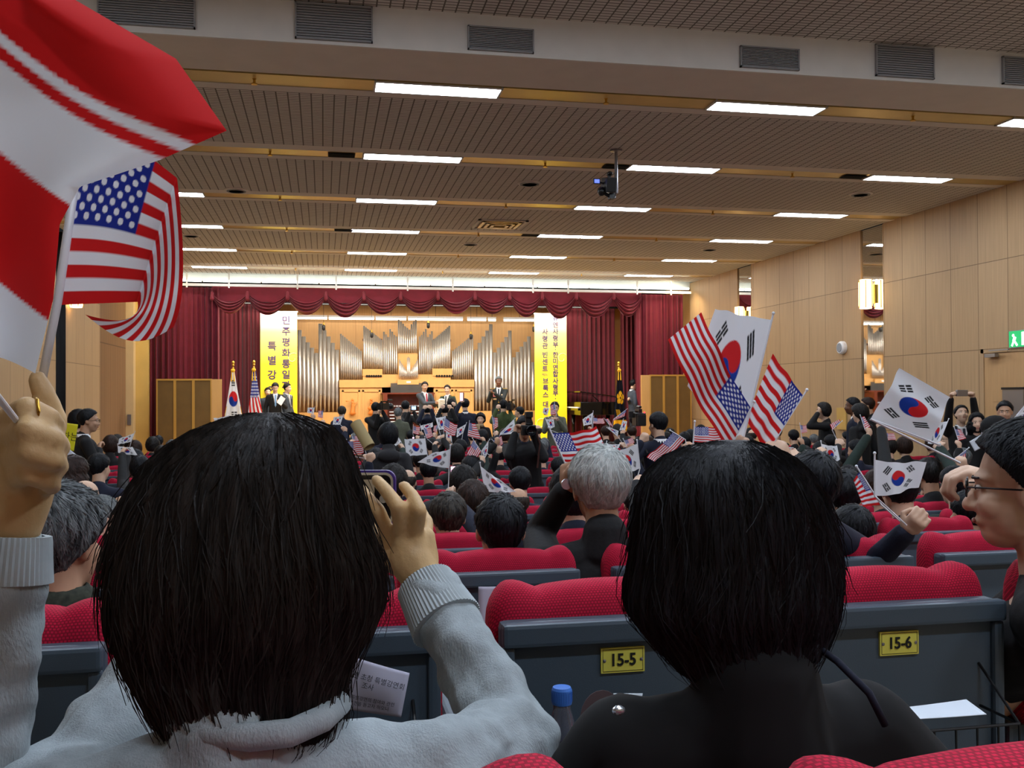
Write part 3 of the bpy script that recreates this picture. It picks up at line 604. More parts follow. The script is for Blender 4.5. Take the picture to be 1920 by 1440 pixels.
# ================================================================ flags
attr_mat('flag_cloth', .8, .3)
RED, WHT, BLU, BLK = srgb((205, 32, 34)), srgb((232, 236, 242)), srgb((34, 48, 140)), srgb((22, 22, 26))
def us(u, v):
    st = int((1-v)*13*.9999); c = RED if st % 2 == 0 else WHT
    if u < .4 and v > 6/13:
        c = BLU; cu = u/.4*12; cv = (v-6/13)/(7/13)*10
        iu, iv = round(cu), round(cv)
        if 1 <= iu <= 11 and 1 <= iv <= 9 and (iu+iv) % 2 == 0 and math.hypot((cu-iu)*.9, cv-iv) < .42: c = WHT
    return c
def kr(u, v):
    x, y = (u-.5)*3, (v-.5)*2; r = math.hypot(x, y)
    if r < .5:
        a = math.atan2(2, 3); X, Y = x*math.cos(a)-y*math.sin(a), x*math.sin(a)+y*math.cos(a)
        if math.hypot(X+.25, Y) < .25: return srgb((205, 40, 44))
        if math.hypot(X-.25, Y) < .25: return srgb((30, 60, 150))
        return srgb((205, 40, 44)) if Y > 0 else srgb((30, 60, 150))
    for sx, sy, pat in ((-1, 1, (1, 1, 1)), (1, -1, (0, 0, 0)), (1, 1, (0, 1, 0)), (-1, -1, (1, 0, 1))):
        dx, dy = sx*3/math.sqrt(13), sy*2/math.sqrt(13); d = x*dx+y*dy; t = -x*dy+y*dx
        if abs(t) < .25 and .75 < d < 1.084:
            q = (d-.75)/(.334/3); i = min(2, int(q))
            if q-i < .72 and (pat[i] or abs(t) > .025): return BLK
    return WHT
def paint(me, fn):
    """per-vertex dye from the cloth's own UV (stored in me['uv'] order)"""
def cloth_obj(name, parent, P, pat, nu, nv, mirror=False, thick=0):
    """P(u,v)->point; pat(u,v)->colour"""
    vs = [P(i/nu, j/nv) for j in range(nv+1) for i in range(nu+1)]; fs = [(j*(nu+1)+i, j*(nu+1)+i+1, (j+1)*(nu+1)+i+1, (j+1)*(nu+1)+i) for j in range(nv) for i in range(nu)]
    me = bpy.data.meshes.new(name); me.from_pydata([tuple(v) for v in vs], [], fs); me.polygons.foreach_set('use_smooth', [True]*len(fs))
    ca = me.color_attributes.new('dye', 'FLOAT_COLOR', 'POINT'); cols = []
    for j in range(nv+1):
        for i in range(nu+1):
            u, v = i/nu, j/nv; acc = [0, 0, 0]
            for du, dv in ((-.25, -.25), (.25, -.25), (-.25, .25), (.25, .25)):
                c = pat(min(max(u+du/nu, 0), 1), min(max(v+dv/nv, 0), 1)); acc = [q+w_ for q, w_ in zip(acc, c)]
            cols += [acc[0]/4, acc[1]/4, acc[2]/4, 1]
    ca.data.foreach_set('color', cols)
    return newobj(name, me, 'flag_cloth', parent)
FLAGS = []
def hand_flag(kind, ht, hb, fb, ft, base, D, lab, res=None, wav=.06, top=None, seed=None):
    """small flag on a plastic stick. px corners: hoist top/bottom, fly bottom/top; base = lower end of the stick"""
    seed = len(FLAGS) if seed is None else seed; FLAGS.append(lab)
    w = [PD(p[0], p[1], D) for p in (ht, hb, fb, ft)]; b = PD(base[0], base[1], D*1.0)
    t = empty('handheld_flag', b, 0, lab, 'flag', 'small flags waved by the audience')
    w = [p-b for p in w]; L = (w[3]-w[0]).length; ph = seed*1.7
    sag = Vector((0, 0, -1))
    def P(u, v):
        p = (w[1]*(1-v)+w[0]*v)*(1-u)+(w[2]*(1-v)+w[3]*v)*u
        return p+CF*(wav*L*math.sin(2.6*math.pi*u+ph+1.1*v)*min(1, u*2.5))+sag*(.05*L*math.sin(math.pi*u)*(1 if seed % 2 else .3))+CU*(.02*L*math.sin(5*math.pi*u+ph)*u)
    n = res or 48
    cloth_obj('cloth', t, P, us if kind == 'us' else kr, n, int(n*.72))
    tip = w[0]+(w[0]-w[1]).normalized()*.02; q = w[1] if base is not None else Vector()
    bt = Vector((0, 0, 0)); MB().tube([bt, w[1], tip], .0028 if D > 2 else .003, 6).obj('stick', 'poleplastic', t); MB().ell(tip, (.005, .005, .005), seg=8, rings=5).obj('finial', 'poleplastic', t)
    return t
F4 = hand_flag
# (kind, hoist top, hoist bottom, fly bottom, fly top, stick base, depth, label)
F4('kr', (947+0, 0+875), (912, 922), (966, 922), (903, 874), (911, 948), 5.6, 'x') if 0 else None
F4('kr', (901, 874), (910, 922), (968, 923), (940, 902), (913, 948), 5.4, 'white flag with trigrams pointing right in front of the bald head')
F4('kr', (844, 842), (842, 878), (783, 866), (812, 848), (840, 932), 5.0, 'white flag with a large red and blue disc fluttering left of the glowing phone', wav=.1)
F4('kr', (797, 822), (801, 852), (762, 855), (758, 823), (803, 868), 9.5, 'upright white flag with clear disc and four trigrams left of centre, above a black-haired head')
F4('us', (834, 783), (832, 808), (853, 818), (858, 797), (833, 826), 13, 'small striped flag leaning right behind the suited photographers')
F4('kr', (817, 784), (823, 806), (836, 804), (836, 780), (828, 822), 13, 'small white flag next to the striped one, left of the handshake photographers')
F4('us', (794, 803), (800, 822), (812, 818), (808, 802), (814, 834), 12.5, 'small striped flag with blurred canton held above the grey balding head')
F4('kr', (788, 798), (790, 806), (812, 800), (811, 792), (792, 815), 13.5, 'small white flag partly hidden behind a striped flag near the hooded man')
F4('us', (775, 799), (774, 812), (786, 815), (788, 800), (776, 822), 14, 'tiny striped flag beside the hooded navy jacket')
F4('us', (822, 797), (818, 811), (812, 808), (814, 798), (817, 818), 14.2, 'tiny striped flag between two white flags in the middle')
F4('kr', (846, 812), (847, 828), (836, 820), (836, 809), (848, 838), 13, 'small white flag hanging down under the striped flag at centre')
F4('kr', (874, 795), (868, 812), (856, 820), (857, 804), (866, 824), 12, 'white flag seen edge-on beside the man in the black jacket')
F4('us', (880, 792), (877, 817), (902, 823), (891, 794), (908, 826), 11.5, 'pinkish striped flag in front of the woman with the scarf')
F4('us', (888, 825), (902, 846), (893, 861), (875, 850), (906, 866), 8.5, 'striped flag tilted left on a stick right of the glowing phone')
F4('kr', (916, 827), (903, 845), (909, 860), (914, 850), (922, 855), 9.0, 'white flag folded behind the tilted striped flag')
F4('us', (924, 826), (935, 839), (943, 832), (940, 818), (930, 844), 11, 'small striped flag beside the left arm of the man with the big camera')
F4('kr', (964, 786), (938, 812), (936, 816), (968, 812), (934, 830), 11, 'white flag with disc just left of the man with the big camera')
F4('us', (923, 782), (926, 806), (934, 800), (933, 783), (928, 815), 12.5, 'narrow reddish striped flag in front of the olive jacket')
F4('us', (1034, 812), (1063, 876), (1145, 864), (1118, 800), (1066, 892), 3.16, 'large striped flag held above the white-haired man', res=100, wav=.05)
F4('kr', (1195, 832), (1200, 878), (1174, 888), (1139, 852), (1192, 905), 5.2, 'white flag with clear red and blue disc right of the white-haired head', res=80, wav=.03)
F4('us', (1262, 810), (1285, 824), (1234, 868), (1212, 856), (1290, 850), 5.5, 'striped flag pointing down left beside the cameraman in the navy suit', res=70)
F4('kr', (1112, 773), (1110, 795), (1094, 798), (1092, 786), (1109, 806), 13, 'small white flag with disc in front of the piano')
F4('us', (1113, 783), (1112, 794), (1134, 794), (1131, 784), (1111, 808), 13.2, 'small striped flag lying flat in front of the piano')
F4('us', (1174, 768), (1150, 786), (1148, 790), (1172, 780), (1147, 804), 13, 'small striped flag below the black emblem flag')
F4('us', (1134, 786), (1142, 796), (1150, 800), (1140, 784), (1146, 806), 13.4, 'narrow striped flag leaning beside the piano leg')
F4('kr', (1141, 804), (1158, 818), (1160, 808), (1140, 800), (1172, 838), 9.5, 'small white flag with curved stick beside the video camera')
F4('kr', (1137, 832), (1135, 848), (1160, 840), (1164, 832), (1133, 860), 7.5, 'pale white flag behind the large striped flag')
F4('us', (1170, 826), (1176, 838), (1190, 830), (1186, 820), (1180, 842), 9, 'tiny striped flag in front of the navy suited cameraman')
F4('kr', (1168, 788), (1162, 806), (1172, 806), (1176, 790), (1166, 812), 13, 'small white flag in front of the golden skirt of the emblem flag')
F4('kr', (1023, 786), (1030, 805), (1040, 800), (1038, 786), (1046, 812), 12, 'small white flag below the man before the right banner')
F4('us', (1040, 756), (1043, 776), (1032, 778), (1032, 760), (1044, 788), 15, 'small striped flag hiding the face of the man before the right banner')
F4('kr', (1030, 765), (1026, 778), (1017, 774), (1020, 764), (1032, 788), 15, 'small white flag beside the face of the man before the right banner')
F4('kr', (738, 806), (752, 828), (742, 836), (732, 824), (756, 840), 10.5, 'white flag beside the tall black-haired head left of centre', res=30)
F4('us', (650, 828), (652, 854), (682, 850), (680, 826), (688, 860), 8.5, 'striped flag at the right edge of the front woman\'s hair')
F4('us', (660, 818), (662, 828), (674, 826), (672, 816), (664, 832), 11, 'tiny striped flag above the larger one beside the rolled tube')
F4('kr', (643, 780), (638, 796), (624, 796), (626, 782), (648, 806), 12, 'white flag over the back of the seated man in the navy jacket')
F4('us', (606, 770), (605, 784), (596, 782), (597, 769), (607, 792), 16, 'tiny striped flag standing before the left organ pipes')
F4('kr', (590, 764), (588, 776), (576, 774), (577, 764), (589, 782), 16, 'tiny white flag standing before the left organ pipes')
F4('kr', (430, 778), (434, 790), (406, 800), (400, 784), (438, 800), 11, 'blurred white flag left of the large national flag on the stage')
F4('kr', (252, 812), (246, 828), (222, 833), (224, 822), (240, 850), 10.5, 'upper of two white flags at the left wall')
F4('kr', (221, 836), (222, 849), (258, 853), (248, 838), (229, 848), 9.8, 'lower of two white flags at the left wall')
F4('us', (106, 798), (108, 822), (121, 820), (118, 803), (110, 835), 6, 'small striped flag peeking out beside the yellow booklet')
F4('us', (262, 905), (236, 935), (236, 950), (268, 925), (232, 960), 5, 'folded striped flag with blue end beside the hair of the front woman')
# right block
F4('kr', (1447, 600), (1392, 830), (1288, 722), (1340, 578), (1377, 858), 2.75, 'large white flag swung above the black-haired woman, trigrams sideways', res=120, wav=.05)
F4('us', (1408, 765), (1366, 846), (1252, 640), (1316, 588), (1374, 866), 2.7, 'large striped flag overlapping the white one above the black-haired woman', res=120, wav=.04)
F4('us', (1506, 742), (1440, 848), (1400, 790), (1450, 664), (1466, 862), 2.75, 'striped flag with blue canton to the right, above the black-haired woman', res=110, wav=.05)
F4('us', (1440, 838), (1488, 840), (1490, 862), (1446, 868), (1480, 855), 5, 'blue corner of a striped flag behind the black-haired woman')
F4('us', (1302, 800), (1300, 828), (1375, 832), (1370, 800), (1298, 846), 3.6, 'striped flag showing its red and white end above the black hair')
F4('kr', (1540, 832), (1546, 868), (1575, 862), (1570, 836), (1534, 848), 6.6, 'white flag with disc behind the heads right of the black-haired woman', res=60)
F4('kr', (1745, 828), (1632, 786), (1688, 690), (1782, 745), (1800, 868), 2.18, 'big white flag with disc held by the man with glasses', res=130, wav=.05)
F4('kr', (1640, 862), (1640, 930), (1722, 912), (1735, 864), (1700, 985), 2.9, 'white flag partly behind the black-haired head, stick held by a lone hand', res=90)
F4('us', (1612, 884), (1652, 946), (1618, 950), (1600, 900), (1700, 988), 3.1, 'striped flag with torn-looking red tip left of the black-haired head', res=90)
F4('us', (1500, 797), (1502, 812), (1514, 810), (1512, 797), (1505, 830), 9.5, 'small pink striped flag before the woman covering her mouth')
F4('us', (1576, 792), (1560, 806), (1556, 796), (1574, 786), (1572, 830), 8.5, 'reddish striped flag in front of the man in profile')
F4('us', (1614, 782), (1622, 806), (1632, 800), (1620, 780), (1631, 814), 8.5, 'small striped flag tilted beside the fur-hooded person')
F4('us', (1658, 812), (1656, 826), (1680, 824), (1676, 812), (1650, 800), 8, 'red and white flag half hidden below the big white flag')
F4('kr', (1777, 790), (1762, 828), (1740, 832), (1748, 790), (1757, 838), 7, 'white flag with trigrams behind the big white flag')
F4('us', (1790, 804), (1797, 826), (1812, 822), (1802, 806), (1800, 836), 8.5, 'small reddish flag before the long-haired woman')
F4('us', (1812, 843), (1790, 860), (1792, 868), (1810, 858), (1806, 870), 6, 'dark blue and red flag beside the hand of the man with glasses')
F4('kr', (1920, 762), (1902, 784), (1930, 800), (1945, 770), (1912, 800), 3.0, 'white flag entering at the right edge of the hall')
F4('kr', (1868, 852), (1872, 880), (1840, 878), (1846, 852), (1874, 890), 3.3, 'pale white flag right of the hand of the man with glasses')
F4('us', (686, 826), (684, 842), (676, 838), (676, 824), (690, 862), 9, 'narrow striped flag end beside the charcoal-coated back')
# the two flags waved by the arm on the left
F4('us', (148, 352), (112, 560), (240, 628), (318, 398), (66, 735), 1.02, 'sharper striped flag with star field waved at the left, end curling down', res=200, wav=.06) if 0 else None
b = PD(62, 760, .98); t = empty('handheld_flag', b, 0, 'striped flag with curled end on a white stick, in the raised left hand', 'flag', 'small flags waved by the audience')
PTS = [[(-10, 0), (0, 0)]]
ROWS = {0: [(138, 345), (190, 255), (262, 262), (318, 330), (332, 400), (318, 425)],
        1: [(128, 392), (200, 410), (268, 440), (288, 415), (322, 430), (322, 440)],
        2: [(118, 455), (190, 478), (262, 503), (268, 440), (312, 520), (333, 520)],
        3: [(108, 510), (170, 530), (258, 545), (262, 520), (300, 575), (335, 580)],
        4: [(104, 545), (160, 560), (235, 562), (250, 560), (262, 610), (312, 610)],
        5: [(104, 560), (150, 565), (175, 570), (225, 560), (210, 622), (270, 634)]}
def bigP(u, v):
    # body of the flag: hoist on the stick, droops to the right and the fly curls back down and left
    s = u
    h0 = Vector((104+50*v, 572-330*v, 0))
    if s < .52:
        k = s/.52; e = Vector((258+74*v, 566-262*v+30*v*v, 0)); p = h0.lerp(e, k); p.y -= 16*math.sin(math.pi*k)*v; dep = .98+.02*math.sin(3*k)
    else:
        k = (s-.52)/.48; a = Vector((258+74*v, 566-232*v, 0)); c_ = Vector((266+92*v, 620-70*v, 0)); e = Vector((160+165*v, 590+44*math.sin(math.pi*min(1, v*.9))+10*v, 0))
        p = a*(1-k)**2+c_*2*k*(1-k)+e*k*k; dep = 1.0-.05*math.sin(math.pi*k)-.03*k
    return PD(p.x, p.y, dep)-b
cloth_obj('cloth', t, bigP, us, 240, 150)
MB().tube([Vector((0, 0, 0))-CU*.02, PD(108, 565, .98)-b, PD(156, 236, .985)-b], .0045, 8).obj('stick', 'poleplastic', t, smooth=True)
b2 = PD(40, 800, .93); t = empty('handheld_flag', b2, 0, 'very near striped flag sweeping across the top left corner, broad red and white stripes', 'flag', 'small flags waved by the audience')
NV = [0, .2, .38, .52, .66, .80, .9, 1.0]
NRX, NRY = [66, 100, 112, 150, 300, 425, 330, 90], [700, 560, 420, 350, 300, 245, 110, -30]; NLY = [660, 560, 440, 330, 200, 90, 10, -60]
def nearpx(u, v):
    rx, ry, ly = np.interp(v, NV, NRX), np.interp(v, NV, NRY), np.interp(v, NV, NLY); x = -70+(rx+70)*u; y = ly+(ry-ly)*u+26*math.sin(math.pi*u)*(v-.4)
    return x, y
def nearP(u, v):
    x, y = nearpx(u, v); return PD(x, y, .66+.03*math.sin(4*u+2*v)+.04*u)-b2
def near_pat(u, v):
    x, y = nearpx(u, v); q = y-.62*x-18*math.sin(x/90.)
    for lim, c in ((60, RED), (84, WHT), (112, RED), (285, WHT), (530, RED)):
        if q < lim: return c
    return WHT
cloth_obj('cloth', t, nearP, near_pat, 110, 130)
MB().tube([Vector((0, 0, 0)), nearP(0, 0), nearP(0, .5), nearP(0, 1)], .003, 10).obj('stick', 'poleplastic', t)
# ceremonial flags on the stage
def stand_flag(px, pytop, Y, lab, P_px, pat, nu, nv, fringe=None, emblem=None):
    a = PY(px, pytop, Y); t = empty('ceremonial_flag', (a.x, Y, ZS), 0, lab, 'flag', 'ceremonial flags on the stage')
    zt = a.z-ZS; MB().tube([(0, 0, .05), (0, 0, zt-.1)], .016, 8).obj('pole', 'brass', t); MB().lathe([(.005, 0), (.18, 0), (.17, .04), (.03, .08), (.02, .12)], n=16).obj('base', 'brass', t)
    MB().ell((0, 0, zt-.06), (.03, .03, .035)).ell((0, 0, zt), (.035, .035, .045)).lathe([(.008, zt-.15), (.03, zt-.13), (.015, zt-.1)], n=8).obj('finial', 'brass', t, smooth=True)
    def P(u, v):
        l, r_, y = P_px(v); p = PY(l+(r_-l)*u, y, Y)-Vector((a.x, Y, ZS)); p.z = max(p.z, .06)
        return p+Vector((0, -.05-.09*v*abs(math.sin(math.pi*(u*2.5+.2))), 0))
    cloth_obj('cloth', t, P, pat, nu, nv)
    tz = MB()
    for k in (-1, 1): tz.cap2((k*.025, -.06, zt-.22), .008, (k*.03, -.07, zt-.42), .018, n=8)
    tz.ell((0, -.05, zt-.18), (.05, .035, .045)); tz.obj('tassel', mat('tassel_gold', (232, 178, 32), .6), t, smooth=True)
    if fringe:
        z_, w0, w1 = fringe
    return t
GOLD = srgb((232, 178, 32))
def kr_drape(u, v):     # v 0 top .. 1 bottom
    x = (u-.5)*2*(8+26*v); y = v*120
    cy = 52; r = math.hypot(x, y-cy)
    if r < 14.5:
        a = R(-20); X, Y = x*math.cos(a)-(cy-y)*math.sin(a), x*math.sin(a)+(cy-y)*math.cos(a)
        if math.hypot(X+7.2, Y) < 7.2: return srgb((205, 40, 44)) if 0 else srgb((30, 60, 150))
        if math.hypot(X-7.2, Y) < 7.2: return srgb((205, 40, 44))
        return srgb((205, 40, 44)) if Y > 0 else srgb((30, 60, 150))
    if abs(x) < 6.5 and 17 < y < 29 and (y-17) % 4 < 2.6: return BLK
    if abs(x-2) < 8 and 76 < y < 88 and (y-76) % 4 < 2.6 and abs(x-2) > .8: return BLK
    if abs(x) > 8+26*v-1.6 and v > .55: return GOLD
    return WHT
stand_flag(437, 680, 23.0, 'white national flag with red-blue disc draped on a gold pole, stage left', lambda v: (436-1-17*v-3*v*v, 440+18*v+6*v*v, 696+120*v), kr_drape, 70, 110)
def us_drape(u, v):
    x = u; k = (v*1.25+.55*x)
    if v < .42+.0*x and v < .6-.35*abs(x-.3):
        c = BLU; cu, cv = x*7, v*20
        if math.hypot(cu-round(cu), (cv-round(cv)+(.0))) < .3 and v > .06: c = WHT
        return c
    if (x < .03 or x > .97) and v > .75: return GOLD
    return RED if int((u*1.0-v*.8+3)*7) % 2 == 0 else WHT
stand_flag(476, 679, 23.05, 'striped national flag draped on a gold pole beside the white one', lambda v: (475-12*v-3*v*v, 480+16*v+4*v*v, 695+120*v), us_drape, 60, 100)
def blk_drape(u, v):
    x = (u-.5)*2*(5+16*v)+0; y = v*112; cx, cy = 1.5, 50
    if v > .82: return GOLD if v < .97 else srgb((190, 140, 20))
    dx, dy = x-cx, y-cy; r = math.hypot(dx, dy*.85); a = math.atan2(dy, dx)
    pet = 11*(.72+.28*abs(math.cos(2.5*a+.6)))
    if r < pet and not (r > 3.5 and abs(math.sin(2.5*a+.6+math.pi/2)) < .16) and not (r > 6.2 and r < 7.2 and abs(a) < 1): return GOLD if r > 2 else BLK
    if 72 < y < 84 and -9+((y-72)*.35) < x+4 < 2+((y-72)*.6) and (x*2.1+y) % 3 < 1.6: return GOLD
    return srgb((14, 16, 26))
stand_flag(1160, 681, 23.4, 'black ceremonial flag with golden flower emblem at the right of the stage', lambda v: (1157-9*v-1*v*v, 1164+8*v+2*v*v, 696+112*v), blk_drape, 60, 110)
# ================================================================ seats
brick_mat('seat_fabric', (214, 20, 66), (204, 18, 60), (150, 10, 42), .006, .006, .0012, 'xs', .85, .06, (30, 30, 30), .5, bump=.8)
mat('seat_shell', (70, 84, 96), .42, bump=.12, bscale=500); mat('seat_recess', (34, 42, 50), .5, bump=.12, bscale=500); mat('plate', (222, 214, 92), .4, 0., noise=.06, nscale=30); mat('ink', (20, 22, 20), .6); mat('wire', (20, 20, 22), .45)
def make_seat():
    t = empty('theatre_seat', (0, 0, 0), 0)
    mb = MB(); mb.b2(-.217, .217, -.012, .03, .38, .90)
    sh = mb.obj('back_shell', 'seat_shell', t, bevel=.012)
    mb = MB()
    def rim(x0, x1, z0, z1, y0=-.03): mb.b2(x0, x1, y0, -.008, z0, z1)
    rim(-.217, .217, .862, .902, -.034)
    rim(-.217, -.195, .40, .862, -.026); rim(.195, .217, .40, .862, -.026)
    mb.obj('shell_rim', 'seat_shell', t, bevel=.007)
    loops = []; n = 22
    xs = [-.228, -.226, -.22, -.21, -.198]+[(-.19+.38*i/28) for i in range(29)]+[.198, .21, .22, .226, .228]
    for x in xs:
        ax = abs(x); e = max(0, ax-.188); k = math.sqrt(max(0, 1-(e/.0402)**2))
        th = .036+.064*k; zt = .945-.05*(1-k); zb = .47+.03*(1-k)
        zt += .010*(1-(ax/.14)**2) if ax < .14 else .013*math.sin(math.pi*min(1, (ax-.14)/.085))
        zt -= .006*math.exp(-((ax-.14)/.004)**2); th -= .006*math.exp(-((ax-.14)/.004)**2)
        l = []
        for j in range(n):
            a = 2*math.pi*j/n; ca, sa = math.cos(a), math.sin(a)
            y = .075+(th/2+.0)*(abs(ca)**.6)*(1 if ca > 0 else -1); z = (zt+zb)/2+(zt-zb)/2*(abs(sa)**.22)*(1 if sa > 0 else -1)
            l.append(Vector((x, y-.0*(z-.5), z)))
        loops.append(l)
    c = MB().loft(loops).obj('back_cushion', 'seat_fabric', t, smooth=True)
    s = MB().cap2((-.15, .32, .43), .07, (.15, .32, .43), .07, side=(0, 1, 0), ka=2.6, kb=.7, n=18).obj('seat_cushion', 'seat_fabric', t, smooth=True)
    MB().b2(-.272, -.232, .03, .5, .6, .64).obj('armrest', 'seat_shell', t, bevel=.008); MB().b2(-.262, -.242, .1, .4, 0, .6).obj('leg', 'seat_shell', t)
    return t
proto = make_seat(); used = [False]
def place_seat(x, k, lab, group='red theatre seats with dark backs', dz=0, y=None):
    s = proto if not used[0] else copy_tree(proto)
    used[0] = True; s.location = (x, rowY(k) if y is None else y, rowZ(k)+dz); s['label'] = lab; s['category'] = 'seat'; s['group'] = group
    return s
def plate(seat, s_):
    p = MB().b2(-.04, .04, -.017, -.012, .806, .85).obj('number_plate', 'plate', seat)
    text('numerals', s_, .03, (0, -.0185, .828), (R(90), 0, 0), 'ink', p, bold=.0006, sx=.9, ext=.0005)
    MB().lathe([(.0005, -.001), (.0032, 0), (.001, .002)], (-.034, -.018, .828), 10, 'y').lathe([(.0005, -.001), (.0032, 0), (.001, .002)], (.034, -.018, .828), 10, 'y').obj('screw', 'steel', p)
    fr = MB(); fr.b2(-.037, .037, -.0176, -.017, .8085, .8093).b2(-.037, .037, -.0176, -.017, .8467, .8475).b2(-.037, -.0364, -.0176, -.017, .8085, .8475).b2(.0364, .037, -.0176, -.017, .8085, .8475); fr.obj('border', 'ink', p)
def basket(seat):
    mb = MB(); z0, z1 = .52, .70; y0, y1 = -.12, -.015
    for z in (z0, z1): mb.tube([(-.17, y1, z), (-.17, y0, z), (.17, y0, z), (.17, y1, z)], .0028, 6)
    for k in range(9): x = -.17+.34*k/8; mb.tube([(x, y1, z0), (x, y0, z0), (x, y0, z1)], .0022, 5)
    mb.tube([(-.17, y0, .61), (.17, y0, .61)], .0022, 5); mb.tube([(.17, y0, z1), (.17, -.012, .78)], .0028, 6).tube([(-.17, y0, z1), (-.17, -.012, .78)], .0028, 6)
    mb.obj('wire_basket', 'wire', seat)
PH = .517
# ================================================================ people
HEADS = {}
def head_prims(mb, hc, rot, s=1., nose=True):
    T = lambda p: hc+rot @ (Vector(p)*s)
    def el(c, r): mb.ell(T(c), [q*s for q in r], rot, 18, 11)
    el((0, -.012, .033), (.076, .095, .088)); el((0, .020, -.03), (.062, .070, .084)); el((0, .040, -.085), (.038, .042, .034)); el((0, .058, .022), (.052, .036, .02))
    el((.033, .058, -.03), (.026, .03, .028)); el((-.033, .058, -.03), (.026, .03, .028)); el((0, .080, -.066), (.026, .014, .010))
    mb.cap2(T((0, .084, .004)), .009*s, T((0, .102, -.034)), .0145*s); mb.cap2(T((-.012, .092, -.038)), .009*s, T((.012, .092, -.038)), .009*s)
    for k in (-1, 1):
        el((k*.079, -.008, -.004), (.009, .020, .032)); el((k*.073, -.0, -.008), (.01, .012, .02))
def hand_prims(mb, w, d, n, side, curl=1., s=1., r=.0082):
    """palm + thumb + four jointed fingers. w wrist, d direction, n palm normal, side towards the thumb"""
    w = Vector(w); d = Vector(d).normalized(); n = Vector(n); n = (n-d*n.dot(d)).normalized(); sd = Vector(side); sd = (sd-d*sd.dot(d)-n*sd.dot(n)).normalized()
    mb.cap2(w, .024*s, w+d*.03*s, .03*s, side=sd, ka=1, kb=.7); mb.cap2(w+d*.03*s, .036*s, w+d*.075*s, .038*s, side=sd, ka=1.05, kb=.42)
    ln = [.085, .095, .088, .068]
    for i in range(4):
        p = w+d*(.082+.004*(1-abs(i-1.2)))*s+sd*(1.5-i)*.0205*s; a = 0
        for j, fr in enumerate((.44, .32, .24)):
            a += curl*(.95 if j == 0 else 1.25) if curl > 0 else .12
            q = p+(d*math.cos(a)+n*math.sin(a))*ln[i]*fr*s; mb.cap2(p, (r*1.08-.0006*j)*s, q, (r*.98-.0007*j)*s, n=10); p = q
    p = w+d*.022*s+sd*.024*s; a1 = sd*.7+d*.75+n*.35*curl
    q = p+a1.normalized()*.045*s; mb.cap2(p, .0135*s, q, .0115*s, n=10); a2 = d*.8+sd*(.3-.7*curl)+n*.6*curl
    mb.cap2(q, .011*s, q+a2.normalized()*.032*s, .0095*s, n=10)
COVER = dict(short=([0, .6, 1.05, 1.35, 1.75, 2.2, 3.15], [.50, .44, .12, -.22, -.5, -.84, -.88]),
             bob=([0, .5, .95, 1.3, 1.75, 2.2, 3.15], [.55, .50, .15, -.80, -.9, -.92, -.92]),
             long=([0, .5, .95, 1.3, 1.75, 2.2, 3.15], [.55, .50, .0, -.93, -.97, -.98, -.98]),
             bald=([0, .6, 1.05, 1.35, 1.75, 2.2, 3.15], [9, 9, .4, -.2, -.5, -.84, -.88]))
def hair_r(d, style, off):
    A, Z = COVER.get(style, COVER['short']); aa = abs(math.atan2(d.x, d.y)); zl = float(np.interp(aa, A, Z))
    wgt = min(1, max(0, (d.z-zl)/.10+.5))
    if style == 'bald': wgt *= min(1, max(0, (.50-d.z)/.15))
    wgt = wgt*wgt*(3-2*wgt); k = min(1, max(0, (-d.z)/.5))
    base = (.079-.003*k, .100-.006*k, .094+.004*k)
    r0 = 1/math.sqrt((d.x/base[0])**2+(d.y/base[1])**2+(d.z/base[2])**2)
    lo, hi = {'short': (.006, .013), 'bob': (.026, .022), 'long': (.024, .02), 'bald': (.005, .005), 'perm': (.036, .034)}.get(style, (.006, .012))
    th_ = lo+(hi-lo)*min(1, max(0, d.z+.3)/.6)
    if style in ('bob', 'perm') and d.z < 0: r0 *= 1+.16*min(1, -d.z*1.4)
    if style == 'long' and d.z < -.1: r0 *= 1+1.25*min(1, max(0, -d.z-.1))
    if style == 'perm': nz = mnoise.noise(d*9+off)*.009+mnoise.noise(d*20+off)*.005
    else: nz = mnoise.noise(Vector((d.x*9, d.y*9, d.z*2.2))+off)*.004+mnoise.noise(Vector((d.x*24, d.y*24, d.z*5))+off)*.0026
    return r0*.80, r0+th_+nz, wgt
